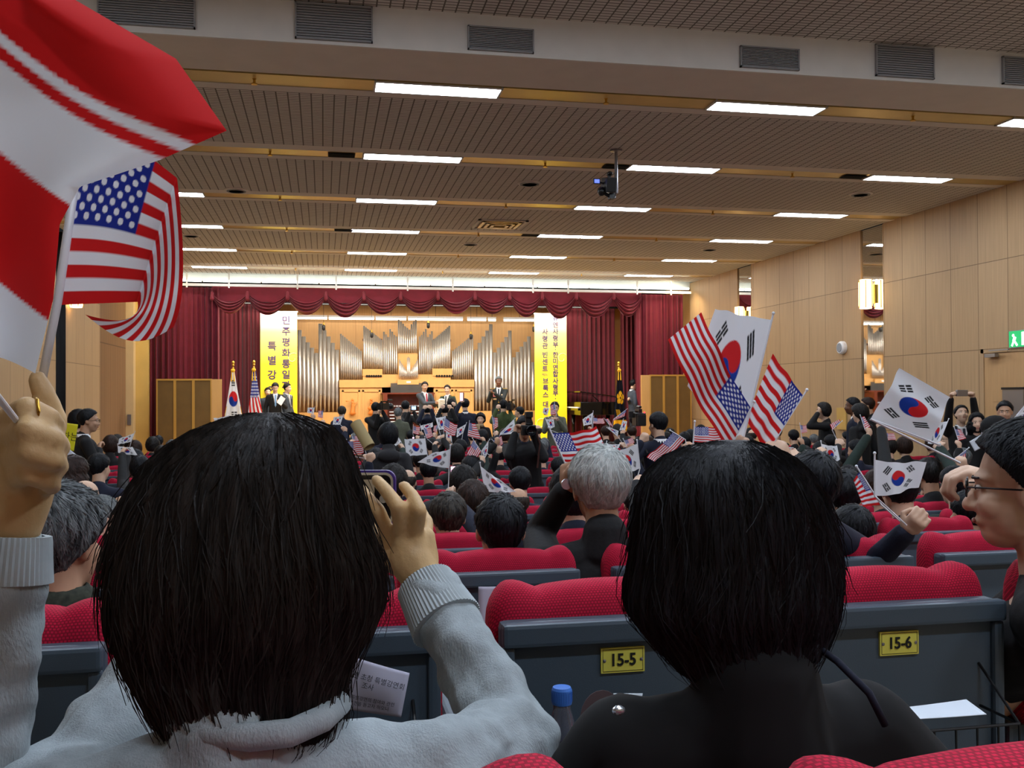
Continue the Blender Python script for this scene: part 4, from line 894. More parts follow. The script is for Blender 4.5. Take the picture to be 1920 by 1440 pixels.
def hair_mesh(style, seed, fine=False):
    key = (style, seed, fine)
    if key in HEADS: return HEADS[key]
    nu, nv = (110, 72) if fine else (40, 28); rnd = random.Random(seed); off = Vector((rnd.uniform(0, 9), rnd.uniform(0, 9), 0)); O_ = Vector((0, -.010, .028))
    loops = []
    for j in range(nv+1):
        th = math.pi*j/nv; l = []
        for i in range(nu):
            a = 2*math.pi*i/nu; d = Vector((math.sin(th)*math.sin(a), math.sin(th)*math.cos(a), math.cos(th)))
            ri, ro, wgt = hair_r(d, style, off); l.append(O_+d*(ri+(ro-ri)*wgt))
        loops.append(l)
    mb = MB().loft(loops)
    ns = 2600 if fine else 260
    wh = Vector((.12, -.45, .88)).normalized(); e1 = wh.cross(Vector((1, 0, 0))).normalized(); e2 = wh.cross(e1)
    for k in range(ns):
        a = rnd.uniform(0, 2*math.pi); t0 = rnd.uniform(.05, 1.6); L = rnd.uniform(.35, .9); curl_ = rnd.gauss(0, .25); lift = rnd.uniform(.0004, .0045 if fine else .006); w_ = rnd.uniform(.0007, .0014) if fine else rnd.uniform(.0025, .004); pts = []
        for q in range(6):
            u = q/5; t = t0+L*u; aa = a+curl_*u; d = wh*math.cos(t)+(e1*math.cos(aa)+e2*math.sin(aa))*math.sin(t)
            ri, ro, wgt = hair_r(d, style, off)
            if wgt < .75: break
            pts.append((O_+d*(ro+lift*math.sin(math.pi*min(1, .08+u))), d))
        if len(pts) < 3: continue
        vs = []; m_ = len(pts)-1
        for q, (p, d) in enumerate(pts):
            tg = (pts[min(q+1, m_)][0]-pts[max(q-1, 0)][0]).normalized(); sd = tg.cross(d).normalized(); ww = w_*(1-.8*q/m_); vs += [p-sd*ww, p+sd*ww]
        mb.add(vs, [(2*q, 2*q+1, 2*q+3, 2*q+2) for q in range(m_)])
    me = mb.mesh('hair', True); HEADS[key] = me; return me
CACHE = {}
def crumple(me, amp):
    co = np.zeros(len(me.vertices)*3); me.vertices.foreach_get('co', co); co = co.reshape(-1, 3); no = np.zeros(len(me.vertices)*3); me.vertices.foreach_get('normal', no); no = no.reshape(-1, 3)
    d = np.array([mnoise.noise(Vector((c[0]*9+2.5*c[2], c[1]*9, c[2]*22)))+.5*mnoise.noise(Vector((c[0]*28, c[1]*28+9, c[2]*40))) for c in co])
    me.vertices.foreach_set('co', (co+no*(d*amp)[:, None]).ravel()); me.update()
def lerp(a, b, t): return a+(b-a)*t
EYE_ME = None
def person(lab, base, face=0, seated=False, s=1., hl=None, hr=None, head=None, turn=0, nod=0, hair='short', hcol='hair_black', top='black', skin='skin', vox=.014, legs='black', curl=1., group=None,
           collar=None, faceon=False, glasses=False, tie=None, pole_hand='fist', shoes='blackplastic', seed=0, gripdir=None, coat=False, hood=False, long_top=False, open_hand=False, wide=1., female=False, hscale=1., arms_fix=None, top_name=None, wrinkle=0., cuffs=True, nohair=False, shz=0.):
    """a whole figure: one continuous body mesh, clothes and hair as children. head, hl, hr are world points (head centre, hand centres)"""
    t = empty('person', base, face, lab, 'person', group)
    M = Matrix.Translation(Vector(base)) @ Matrix.Rotation(face, 4, 'Z') @ Matrix.Scale(s, 4)
    t.scale = (s, s, s); I = M.inverted()
    pelvis = Vector((0, .10 if seated else 0, .54 if seated else .95))
    hc = (I @ Vector(head)) if head is not None else Vector((0, .06 if seated else .02, 1.14 if seated else 1.63))
    rot = (Matrix.Rotation(turn, 3, 'Z') @ Matrix.Rotation(-nod, 3, 'X'))
    nb = hc+Vector((0, -.035, -.165)); 
    key = None
    if hl is None and hr is None and head is None and arms_fix is None: key = (seated, round(turn, 2), round(nod, 2), vox, coat, hood, female, wide, open_hand)
    wd = wide*(.9 if female else 1)
    sh = [nb+Vector((k*.165*wd, -.0, -.065)) for k in (-1, 1)]
    arms = []
    for q_ in sh: q_.z += shz
    for k, tgt, S_ in ((-1, hl, sh[0]), (1, hr, sh[1])):
        if arms_fix and k in arms_fix:
            E_, W_ = I @ Vector(arms_fix[k][0]), I @ Vector(arms_fix[k][1]); arms.append((k, S_, E_, W_, (W_-E_).normalized(), True)); continue
        if tgt is None:
            pc = Vector((k*.08, .36, .60)) if seated else Vector((k*.23, .05, .84))
        else: pc = I @ Vector(tgt)
        d0 = (pc-S_); L1, L2 = .29, .255; wdir = d0.normalized() if tgt is not None else Vector((0, .6 if seated else .1, -1 if not seated else -.2)).normalized()
        W = pc-wdir*.05; D = (W-S_).length; mx_ = (L1+L2)*.985
        if D > mx_: q = D/mx_; L1 *= q; L2 *= q
        if D < abs(L1-L2)+.06: D = abs(L1-L2)+.06; 
        dn = (W-S_).normalized(); al = (L1*L1-L2*L2+D*D)/(2*D); h = math.sqrt(max(0, L1*L1-al*al))
        hint = Vector((k*.35, .35, -1.0)) if (W.z-S_.z) > -.25 else Vector((k*.5, -1, -.3)); hint = (hint-dn*hint.dot(dn)).normalized()
        E_ = S_+dn*al+hint*h; arms.append((k, S_, E_, W, (W-E_).normalized(), tgt is not None))
    legs_ = []
    for k in (-1, 1):
        hp = pelvis+Vector((k*.085, .0, -.03))
        if seated: kn, an = Vector((k*.10, .52, .50)), Vector((k*.10, .50, .08))
        else: kn, an = Vector((k*.095, .02, .50)), Vector((k*.10, -.02, .08))
        legs_.append((hp, kn, an))
    if key in CACHE: me_b, me_t, me_l = CACHE[key]
    else:
        mb = MB(); head_prims(mb, hc, rot, hscale); mb.cap2(hc+Vector((0, -.03, -.05)), .052, nb+Vector((0, -.01, -.02)), .058)
        mb.cap2(nb+Vector((0, 0, -.09)), .10*min(1, wd), pelvis, .10*min(1, wd), side=(1, 0, 0), ka=1.35, kb=.85)
        mb.cap2(sh[0]+Vector((.03, 0, -.01)), .05, sh[1]+Vector((-.03, 0, -.01)), .05)
        for k, S_, E_, W, d, act in arms:
            mb.cap2(S_, .042, E_, .036); mb.cap2(E_, .036, W, .024)
            if arms_fix and k in arms_fix and arms_fix[k][2]: arms_fix[k][2](mb, I, W)
            elif act:
                n_ = Vector((-k*.6, .8, .1)); sd_ = Vector((0, .0, 1)) if abs(d.z) < .7 else Vector((-k*1., .5, 0))
                hand_prims(mb, W, d, n_ if not open_hand else Vector((-k, .2, 0)), sd_, 0.05 if open_hand else curl)
            else: hand_prims(mb, W, d, Vector((-k*.3, .2, -1)) if seated else Vector((-k, 0, 0)), Vector((-k, 0, 0)) if seated else Vector((0, 1, 0)), .25)
        for hp, kn, an in legs_:
            mb.cap2(hp, .075, kn, .05); mb.cap2(kn, .05, an, .034); mb.cap2(an+Vector((0, -.03, -.03)), .03, an+Vector((0, .13, -.045)), .028)
        me_b = remesh(mb, 'body', vox, 2)
        mb = MB()
        mid = lerp(nb, pelvis, .5)
        mb.cap2(nb+Vector((0, .0, -.13)), .115*wd, mid, .112*wd, side=(1, 0, 0), ka=1.42, kb=.98); mb.cap2(mid, .108*wd, pelvis+Vector((0, 0, .02 if seated else -.06)), .115, side=(1, 0, 0), ka=1.4, kb=1.02)
        if coat and not seated: mb.cap2(pelvis, .12, pelvis+Vector((0, 0, -.25)), .135, side=(1, 0, 0), ka=1.35, kb=1.0)
        if long_top and not seated: mb.cap2(pelvis, .12, pelvis+Vector((0, 0, -.12)), .125, side=(1, 0, 0), ka=1.35, kb=.95)
        for k_ in (0, 1): mb.cap2(nb+Vector((0, -.015, -.035)), .064, sh[k_]+Vector((0, 0, -.006)), .062)
        mb.cap2(nb+Vector((0, -.02, -.06)), .082, nb+Vector((0, -.02, .008)), .066, ka=1)
        if coat or hood: mb.cap2(nb+Vector((0, -.03, -.03)), .085, nb+Vector((0, -.03, .03)), .072)
        if hood: mb.ell(nb+Vector((0, -.10, -.03)), (.12, .06, .07))
        for k, S_, E_, W, d, act in arms: mb.cap2(S_, .064, E_, .056); mb.cap2(E_, .055, W-d*.012, .041)
        me_t = remesh(mb, 'jacket', vox*1.05, 3)
        if wrinkle: crumple(me_t, wrinkle)
        mb = MB()
        mb.cap2(pelvis+Vector((0, 0, .04)), .105, pelvis+Vector((0, 0, -.02)), .11, side=(1, 0, 0), ka=1.4, kb=.95)
        for hp, kn, an in legs_: mb.cap2(hp, .095, kn, .072); mb.cap2(kn, .07, an+Vector((0, 0, .02)), .055)
        me_l = remesh(mb, 'trousers', vox*1.3, 2)
        if key: CACHE[key] = (me_b, me_t, me_l)
    def part(nm, me, m_, loc=None, rt=None, sc=None):
        if len(me.materials) == 0: me.materials.append(None)
        o = bpy.data.objects.new(nm, me); C.objects.link(o); o.parent = t; o.material_slots[0].link = 'OBJECT'; o.material_slots[0].material = MATS[m_]
        if loc is not None: o.location = loc
        if rt is not None: o.rotation_euler = rt
        if sc is not None: o.scale = sc
        return o
    part('body', me_b, skin); part(top_name or ('jacket' if not female else 'coat'), me_t, 'cloth_'+top); part('trousers', me_l, 'cloth_'+legs)
    if not nohair: part('hair', hair_mesh(hair, seed % 4), hcol, hc, rot.to_euler(), (hscale,)*3)
    if 'shoe' not in CACHE: CACHE['shoe'] = MB().cap2((0, -.05, .04), .042, (0, .13, .032), .038, n=10).mesh('shoe', True)
    for hp, kn, an in legs_: part('shoe', CACHE['shoe'], shoes, (an.x, an.y, 0))
    if collar:
        c_ = MB()
        for z_, r_ in ((-.045, .072), (.022, .062)): pass
        c_.loft([[nb+Vector((r_*math.cos(2*math.pi*k/16), -.018+r_*math.sin(2*math.pi*k/16), z_)) for k in range(16)] for r_, z_ in ((.074, -.03), (.064, .03), (.060, .03), (.068, -.03))], False)
        c_.obj('shirt_collar', 'cloth_'+collar, t, smooth=True)
    if faceon:
        for k in (-1, 1):
            e = rot @ Vector((k*.030, .0835, .004))+hc; p_ = MB().ell(e, (.0105, .0055, .0055), rot, 12, 8).obj('eye', 'eyewhite', t, smooth=True)
            MB().ell(rot @ Vector((k*.030, .0885, .004))+hc, (.0054, .002, .0052), rot, 10, 6).obj('iris', 'iris', p_, smooth=True)
            MB().cap2(rot @ Vector((k*.014, .094, .022))+hc, .003, rot @ Vector((k*.046, .083, .024))+hc, .0025, n=6).obj('eyebrow', hcol, t)
        MB().ell(rot @ Vector((0, .0925, -.066))+hc, (.022, .005, .0055), rot, 12, 6).obj('mouth', 'lip', t, smooth=True)
    if glasses:
        g = MB()
        for k in (-1, 1):
            cpt = [rot @ Vector((k*.033+.024*math.cos(a*.5236), .105, .002+.017*math.sin(a*.5236)))+hc for a in range(13)]; g.tube(cpt, .0018, 5, False)
            g.tube([rot @ Vector((k*.057, .103, .006))+hc, rot @ Vector((k*.084, .0, .006))+hc], .0018, 5)
        g.tube([rot @ Vector((-.010, .106, .004))+hc, rot @ Vector((.010, .106, .004))+hc], .0016, 5); g.obj('glasses', 'blackplastic', t)
    if tie:
        cz = nb+Vector((0, .098, -.06)); v = MB(); y_ = .020
        v.loft([[cz+Vector((-.062, -.045, .06)), cz+Vector((.062, -.045, .06)), cz+Vector((.0, .045, -.26)), cz+Vector((-.0, .045, -.26))], [cz+Vector((-.05, .0+y_, .05)), cz+Vector((.05, y_, .05)), cz+Vector((.003, .05+y_, -.26)), cz+Vector((-.003, .05+y_, -.26))]]).obj('shirt_front', 'cloth_white', t)
        v = MB(); v.add([cz+Vector(q) for q in ((-.016, .012+y_, .05), (.016, .012+y_, .05), (.022, .052+y_, -.22), (0, .056+y_, -.25), (-.022, .052+y_, -.22), (-.012, -.0+y_, .05))], [(0, 1, 2, 3, 4)]).obj('necktie', tie, t)
    return t, M
mat('tie_red', (170, 40, 60), .5); mat('tie_blue', (120, 160, 200), .5); mat('tie_dark', (24, 30, 40), .5); mat('medal', (220, 190, 150), .4, .3); mat('ribbon', (206, 120, 120), .6); mat('braid', (220, 180, 60), .4, .6)
# ---- on the stage
def onstage(px, pyhead, Y, h, **k):
    """returns base and head-top based scale so that the head top lands on the photo's height"""
    zt = PY(px, pyhead, Y).z; s = (zt-ZS)/1.753; return (PY(px, pyhead, Y).x, Y, ZS), s
def W(px, py, Y): return PY(px, py, Y)
b, s = onstage(935, 706, 24.3, 0)
t, M = person('dark-skinned officer in black dress uniform with medals clapping, right of the organ', b, R(168), s=s, hl=W(925, 739, 24.02), hr=W(921, 737, 24.02), turn=R(8), hcol='hair_salt', skin='skin_dark', top='uniform', legs='uniform', collar='white', faceon=True, tie='tie_dark', coat=True, open_hand=True, vox=.011)
m_ = MB(); nbz = 1.465
for k in (-1, 1): MB().box((k*.15, -.005, nbz-.012), (.11, .06, .015)).obj('epaulette', 'braid', t)
MB().box((.085, .135, 1.30), (.10, .02, .085)).obj('ribbon_bar', 'ribbon', t); MB().ell((.07, .142, 1.20), (.02, .008, .02)).ell((.11, .14, 1.20), (.02, .008, .02)).ell((-.08, .14, 1.3), (.02, .008, .02)).obj('medal', 'medal', t)
mb = MB()
for z in (1.22, 1.12, 1.02, .93): mb.ell((0, .14, z), (.013, .008, .013))
mb.obj('buttons', 'braid', t)
b, s = onstage(796, 716, 24.2, 0)
person('smiling man in dark grey suit with red tie shaking hands before the organ console', b, R(200), s=s, hl=W(823, 757, 23.95), hr=W(818, 757, 23.95), turn=R(-25), top='suit', legs='suit', collar='white', faceon=True, tie='tie_red', skin='skin_tan', vox=.011)
b, s = onstage(839, 722, 24.25, 0)
t, M = person('officer in dark green uniform with shoulder boards receiving the handshake', b, R(150), s=s, hr=W(826, 757, 23.95), turn=R(15), top='greenuni', legs='greenuni', collar='white', faceon=True, tie='tie_dark', vox=.011)
for k in (-1, 1): MB().box((k*.15, -.005, nbz-.012), (.11, .06, .015)).obj('epaulette', 'braid', t)
o = MB().box((0, 0, 0), (.16, .10, .22)).ell((0, 0, .12), (.09, .06, .05)).obj('gift_box', 'cloth_cream', loc=W(828, 760, 23.85), bevel=.01); tag(o, 'small pale gift held between the two men shaking hands', 'gift')
b, s = onstage(516, 718, 24.0, 0)
t, M = person('young man in dark suit and light blue tie reading a paper before the banner', b, R(185), s=s, hl=W(524, 755, 23.75), turn=0, nod=R(18), top='black', collar='white', faceon=True, tie='tie_blue', vox=.011)
o = MB().box((0, 0, 0), (.14, .01, .2), Matrix.Rotation(.5, 3, 'Z') @ Matrix.Rotation(.6, 3, 'Y')).obj('paper', 'white', loc=W(527, 751, 23.7)); tag(o, 'white folded paper in the hand of the man with the light blue tie', 'paper')
b, s = onstage(538, 719, 24.5, 0)
person('young man in dark suit turned sideways before the left banner', b, R(235), s=s, turn=R(10), top='suit', collar='white', faceon=True, tie='tie_dark', vox=.011)
b, s = onstage(502, 727, 24.9, 0)
person('person half hidden behind the man with the light blue tie', b, R(190), s=s, top='suit', faceon=True, hcol='hair_dark')
b, s = onstage(1187, 712, 24.0, 0)
person('soldier in grey uniform standing in profile beside the black emblem flag', b, R(-80), s=s, turn=0, nod=R(8), top='slate', legs='slate', collar='white', faceon=True, hl=W(1178, 752, 23.8))
# ---- standing before the stage (on the hall floor)
def stand(px, pytop, Y, lab, face=0, zf=0., **k):
    q = PY(px, pytop, Y); s = (q.z-zf)/1.753
    return person(lab, (q.x, Y, zf), face, s=s, **k)
PH_G = None
stand(641, 762, 19.6, 'man in navy suit seen from behind, head bowed, before the left pipes', hcol='hair_thin', top='navy', wide=1.05)
stand(704, 755, 19.8, 'camera operator in black with a cap seen from behind, left of the console', face=R(-12), hcol='hair_black', top='black', hr=W(716, 768, 19.5), hl=W(712, 776, 19.5))
stand(747, 765, 18.9, 'grey-haired man in grey-green jacket, seen from behind leaning', face=R(15), hcol='hair_grey', top='greygreen', turn=R(-20))
stand(760, 752, 20.4, 'photographer in dark coat aiming a small camera with lit display', face=R(-10), top='charcoal', hr=W(776, 770, 20.05), hl=W(770, 772, 20.05))
stand(801, 759, 19.7, 'person in hooded navy padded jacket photographing, seen from behind', top='navy', hood=True, hr=W(808, 765, 19.4), hl=W(795, 765, 19.4), wide=1.1)
stand(834, 759, 19.4, 'black-haired photographer with raised elbow below the handshake', top='black', hr=W(846, 764, 19.1), hl=W(828, 764, 19.1), wide=1.05)
stand(846, 748, 20.6, 'dark-haired photographer close before the officer in green', top='black', hr=W(852, 760, 20.3))
stand(872, 748, 19.8, 'man in navy sweater with white collar holding a phone up', top='navy', collar='white', hl=W(864, 752, 19.5), wide=1.1)
stand(901, 776, 18.0, 'woman with curly black hair and beige scarf facing the audience', face=R(165), top='black', hair='perm', faceon=True, female=True, coat=True, legs='black')
stand(944, 750, 19.2, 'cameraman in olive jacket and cap seen from behind', face=R(-8), top='olive', legs='brown', hr=W(955, 768, 18.9), hl=W(932, 765, 18.9), wide=1.15)
stand(975, 763, 19.6, 'woman with tied black hair in profile left of the right banner', face=R(60), top='charcoal', female=True, hair='short')
stand(1008, 797, 14.6, 'bald-crowned man partly behind the photographer with the flash', hair='bald', hcol='hair_thin', top='navy', zf=-.02)
stand(1040, 754, 18.5, 'person in grey-green coat waving flags before the right banner', face=R(170), top='greygreen', coat=True, hr=W(1033, 790, 18.2), hl=W(1046, 790, 18.2), faceon=True, legs='slate')
# scarf, cameras and other things held
def thing_at(name, mb, m_, loc, lab, cat, **k): return tag(mb.obj(name, m_, loc=loc, **k), lab, cat)
def videocam(px, py, Y, lab, s=1., rz=0., red=False):
    t = empty('video_camera', PY(px, py, Y), rz, lab, 'video camera', 'shoulder video cameras'); t.scale = (s, s, s)
    MB().b2(-.06, .06, -.22, .14, -.08, .08).obj('camera_body', 'blackplastic', t, bevel=.008)
    MB().lathe([(.01, .13), (.05, .13), (.055, .24), (.075, .26), (.075, .34), (.01, .32)], (0, 0, 0), 14, 'y').obj('lens_barrel', 'blackplastic', t, smooth=True).rotation_euler = (0, 0, 0)
    MB().b2(-.02, .02, -.18, .16, .10, .13).b2(-.02, .02, -.18, -.15, .07, .11).b2(-.02, .02, .12, .15, .07, .11).obj('handle', 'blackplastic', t)
    MB().b2(-.12, -.065, -.02, .06, .02, .1).obj('viewfinder', 'blackplastic', t); MB().cap2((.04, .1, .15), .018, (.04, .3, .15), .022).obj('microphone', 'blackplastic', t); MB().b2(-.05, .05, -.3, -.22, -.07, .06).obj('battery', 'blackplastic', t)
    if red: MB().ell((0.03, -.3, .09), (.009, .009, .009)).obj('tally_lamp', mat('led_red', (255, 30, 40), .4, emit=6), t)
    return t
videocam(721, 762, 19.45, 'black shoulder video camera left of the organ console', .85, R(-30)); videocam(957, 762, 18.9, 'black shoulder video camera of the man in the olive jacket', .85, R(-20))
t = empty('compact_camera', PY(776, 765, 20.0), 0, 'small camera with a lit display aimed at the handshake', 'camera'); MB().b2(-.07, .07, -.02, .03, -.045, .045).obj('camera_body', 'blackplastic', t, bevel=.006); MB().b2(-.05, .04, -.024, -.02, -.035, .035).obj('display', mat('lcd', (170, 200, 235), .4, emit=1.5), t)
def phone(px, py, D, lab, w_=.15, h_=.075, screen='lcd_pink', rz=0., tilt=0.):
    p = PD(px, py, D); t = empty('mobile_phone', p, rz, lab, 'phone'); MB().b2(-w_/2, w_/2, -.004, .005, -h_/2, h_/2).obj('case', 'blackplastic', t, bevel=.002)
    MB().b2(-w_/2+.006, w_/2-.022, -.006, -.0045, -h_/2+.005, h_/2-.005).obj('display', mat(screen, (255, 205, 225), .4, emit=1.4), t); return t
phone(866, 744, 19.4, 'black phone held upright above the man in the navy sweater', .09, .17); phone(856, 881, 7.6, 'phone with bright pinkish display held up in the middle of the audience', .105, .065)
phone(776, 821, 13, 'tiny phone with white display above the upright white flag', .05, .03)
t = empty('scarf', PY(899, 796, 17.9), 0, 'beige scarf of the woman facing the audience', 'scarf')
MB().cap2((-.05, 0, -.02), .03, (.05, 0, -.02), .03).cap2((-.03, -.02, -.03), .035, (-.03, -.03, -.2), .045).obj('folds', 'cloth_tan', t, smooth=True)
# the rolled paper tube held in the middle-left
t = empty('rolled_poster', PD(687, 815, 8.4), 0, 'rolled brown paper tube sticking up behind the front woman\'s head', 'poster tube')
a = PD(667, 793, 8.4)-t.location; b_ = PD(693, 838, 8.3)-t.location; MB().tube([a, b_], .052, 16, False).tube([a, b_], .047, 16, False).obj('paper', mat('kraft', (158, 140, 96), .7), t, smooth=True)
# big standing figures inside the audience
stand(728, 795, 9.1, 'person in charcoal hooded coat with thick black hair standing among the seats', zf=0, hair='bob', top='charcoal', hood=True, coat=True, wide=1.0)
t, M = person('photographer in black coat facing back with a flash camera at the eye', (PY(990, 800, 10.15).x, 10.15, 0), R(180), s=.98, head=PY(984, 802, 10.05), hl=PY(1000, 814, 9.8), hr=PY(968, 808, 9.85), top='black', coat=True, collar='navy', skin='skin_tan', vox=.010, wide=1.12, nod=R(8))
t = empty('flash_camera', PY(991, 806, 9.78), 0, 'large black camera with flash on top held by the photographer facing back', 'camera')
MB().b2(-.075, .075, -.03, .04, -.055, .05).b2(-.03, .03, -.03, .03, .05, .075).obj('camera_body', 'blackplastic', t, bevel=.008); MB().lathe([(.01, .03), (.045, .03), (.05, .1), (.055, .15), (.045, .15), (.04, .13), (.01, .13)], (0, 0, -.005), 18, 'y').obj('lens_barrel', 'lens', t, smooth=True).rotation_euler = (0, 0, R(180))
MB().b2(-.03, .03, -.03, .03, .075, .17).b2(-.038, .038, -.055, .035, .13, .19).obj('flash', 'blackplastic', t, bevel=.006)
mb = MB(); mb.tube([(.07, 0, .02), (.12, .0, -.15), (.10, .03, -.4)], .011, 6).obj('strap', mat('strap', (70, 40, 34), .8), t)
t, M = person('cameraman in navy suit with white collar and earphone behind a big video camera', (PY(1240, 800, 9.1).x, 9.1, 0), R(8), head=PY(1233, 797, 9.05), hl=PY(1200, 826, 8.8), top='navy', collar='white', vox=.011, wide=1.08, turn=R(12), s=.98)
videocam(1197, 786, 9.2, 'large black video camera with red lamp left of the navy suited cameraman', .8, R(-10), True)
t = empty('camera_tripod', (PY(1196, 800, 9.2).x, 9.2, 0), 0, 'black tripod under the large video camera in the audience', 'tripod')
zc = PY(1200, 806, 9.2).z
for k in range(3): a = k*2.09+.5; MB().tube([(0, 0, zc-.12), (.1*math.cos(a), .1*math.sin(a), .0)], .014, 6).obj('leg', 'blackplastic', t)
MB().cap2((0, -.02, zc-.1), .04, (0, 0, zc-.14), .05).tube([(0, -.1, zc-.1), (-.02, -.35, zc-.22)], .01).obj('head', 'blackplastic', t)
stand(163, 768, 10.9, 'man in dark suit and glasses standing at the left wall, seen in profile', face=R(-75), collar='white', glasses=True, faceon=True, top='black', hr=PY(192, 846, 10.9), skin='skin_tan', turn=R(-10), vox=.011, zf=.0, wide=1.1)
stand(146, 770, 11.9, 'person with black hair mostly hidden behind the man in glasses at the left wall', face=R(-60), top='black', hair='bob')
stand(1545, 756, 13.6, 'woman in black covering her mouth with her hand at the right wall', face=R(70), hair='bob', hcol='hair_dark', top='black', hl=PY(1530, 770, 13.5), faceon=True, female=True)
stand(1600, 746, 13.2, 'dark-skinned man in navy suit in profile beside the nearer mirror', face=R(65), skin='skin_dark', top='navy', collar='white', faceon=True)
stand(1613, 760, 12.0, 'person in black jacket with fur-trimmed hood, seen from behind near the mirror', face=R(20), hair='perm', hcol='hair_dark', top='black', hood=True)
stand(1628, 746, 13.6, 'person with a brown face and tied hair behind the fur-hooded person', face=R(60), hcol='hair_brown', skin='skin_tan', top='black', faceon=True)
t, M = stand(1802, 760, 11.0, 'man in dark suit stretching both arms up to take a picture at the right wall', face=R(160), nod=R(-22), hl=PY(1824, 741, 10.7), hr=PY(1783, 742, 10.7), top='black', collar='white', tie='tie_dark', faceon=True, vox=.011)
t = empty('compact_camera', PY(1803, 737, 10.65), 0, 'small silver camera held high by the man at the right wall', 'camera'); MB().b2(-.075, .075, -.02, .02, -.04, .04).obj('camera_body', 'steel', t, bevel=.008)
stand(1831, 775, 10.4, 'woman with long black hair and pale face seated high at the right wall', face=R(150), hair='long', faceon=True, top='black', female=True)
t, M = stand(1884, 753, 10.0, 'man in pale pink shirt holding a black coat by the right door', face=R(140), top='pink', skin='skin_tan', hl=PY(1880, 806, 9.7), hr=PY(1856, 806, 9.7), faceon=True, vox=.011, wide=1.1)
o = thing_at('folded_coat', MB().ell((0, 0, 0), (.18, .1, .13)).ell((.06, 0, -.1), (.12, .08, .14)), 'cloth_black', PY(1866, 800, 9.55), 'black coat folded over the arms of the man in the pink shirt', 'coat', smooth=True)
t = empty('doorway_device', PX(1911, 765, XR-.15), 0, 'grey metal cabinet corner beside the right door', 'cabinet'); MB().b2(-.1, .1, -.2, .2, -1.7, .25).obj('body', 'steel', t); MB().b2(-.11, .11, -.21, .21, .25, .28).obj('top_plate', 'blackplastic', t)
# ================================================================ the seated audience
SPEC = []   # (px, py, width px, label, options)
def sit(px, py, w_, lab, row=None, **k):
    best = None
    for r in ([row] if row else range(1, 15)):
        Y = rowY(r)+.22; q = PY(px, py, Y); s = (q.z-rowZ(r))/1.14
        ww = .19*s*1802/((q-EYE).dot(CF)); c = ((s-.97)/.06)**2+((ww-w_)/w_/.15)**2
        if q.x > XR-.45: c += 30
        for sp in SPEC:
            if sp['row'] == r and abs(sp['x']-q.x) < .40: c += 60*(1-abs(sp['x']-q.x)/.40)
        if any(math.hypot(a-q.x, b-(rowY(r)+.25)) < .42 for a, b in STAND): c += 25
        if best is None or c < best[0]: best = (c, r)
    row = best[1]
    q = PY(px, py, rowY(row)+.22); s = (q.z-rowZ(row))/1.14
    SPEC.append(dict(x=q.x, row=row, s=min(1.12, max(.78, s)), lab=lab, opt=k, hand=None, z=q.z)); return SPEC[-1]
STAND = [(o.location.x, o.location.y) for o in C.objects if o.type == 'EMPTY' and o.name.startswith('person') and o.location.y < 21.5]
sit(138, 893, 46, 'woman with long brown hair seated below the white booklet', row=10, hx=(108, 868), hair='long', hcol='hair_brown', top='charcoal', turn=R(-40))
sit(162, 936, 46, 'dark-haired man with a bald temple behind the grey-haired man at the left', hair='bald', hcol='hair_dark', turn=R(-30))
sit(193, 972, 52, 'man with short grey hair and visible ear at the left, before the front woman', hcol='hair_grey', top='brown', turn=R(-55))
sit(228, 952, 46, 'bald man beside the front woman\'s hair at the left', hair='bald', hcol='hair_thin', top='black')
sit(187, 878, 38, 'black-haired man in navy jacket clapping, seated at the left', top='navy', turn=R(-30), open=1)
sit(166, 868, 26, 'black head behind the standing man in glasses', top='black')
sit(208, 836, 34, 'woman with brown bobbed hair in a black padded jacket at the left wall', hair='bob', hcol='hair_brown', hood=True)
sit(263, 878, 36, 'person with black hair in a black coat left of the front woman', hair='bob')
sit(302, 852, 26, 'dark grey haired head low before the left folding screen', hcol='hair_dark')
sit(246, 858, 28, 'dark-haired person in grey coat under the lower white flag', top='grey')
sit(92, 910, 46, 'dark-haired person behind the grey-haired man at the far left', hcol='hair_dark', hair='perm')
sit(764, 905, 38, 'balding man with a large ear in a navy jacket left of centre', hcol='hair_thin', hair='bald', top='navy', turn=R(-20))
sit(803, 885, 44, 'black-haired man with broad black jacket under the fluttering flag', wide=1.1)
sit(809, 838, 23, 'black head between the upright white flag and the small striped flags', )
sit(825, 829, 21, 'grey balding head below the two small flags at centre', hair='bald', hcol='hair_grey')
sit(771, 820, 22, 'black head under the tiny white-lit phone')
sit(863, 842, 28, 'black round head right of the fluttering white flag')
sit(855, 853, 24, 'dark bobbed head just above the glowing phone', hair='bob', hcol='hair_dark')
sit(915, 845, 24, 'dark head beside the tilted striped flag, hand raised', top='black')
sit(884, 882, 34, 'person holding up the glowing phone', row=9, hx=(874, 886), top='black')
sit(867, 908, 44, 'person with curly dark hair and rust-red jacket at centre', hair='perm', hcol='hair_dark', top='red', wide=1.05)
sit(885, 944, 54, 'dark brown bobbed head left of the bald man', hair='bob', hcol='hair_brown', top='red')
sit(839, 972, 92, 'man with thinning black hair and shiny crown right of the raised hand', row=13, hcol='hair_thin', top='black')
sit(936, 996, 108, 'straight black-haired head directly above the middle empty seat', row=14, hcol='hair_black', top='black', fine=True)
sit(970, 945, 56, 'bald man with dark hair at the sides, centre', hair='bald', hcol='hair_thin', top='charcoal')
sit(974, 906, 46, 'man with black hair in navy jacket before the photographer', top='navy', wide=1.1)
sit(1062, 955, 62, 'dark-haired head touching the white-haired man at the left', row=12, hcol='hair_thin', top='black')
sit(1048, 880, 35, 'dark-haired person leaning beside the white-haired man\'s raised hand', top='black')
sit(1187, 946, 44, 'dark head right of the white-haired man, holding a white flag', hcol='hair_dark', top='charcoal')
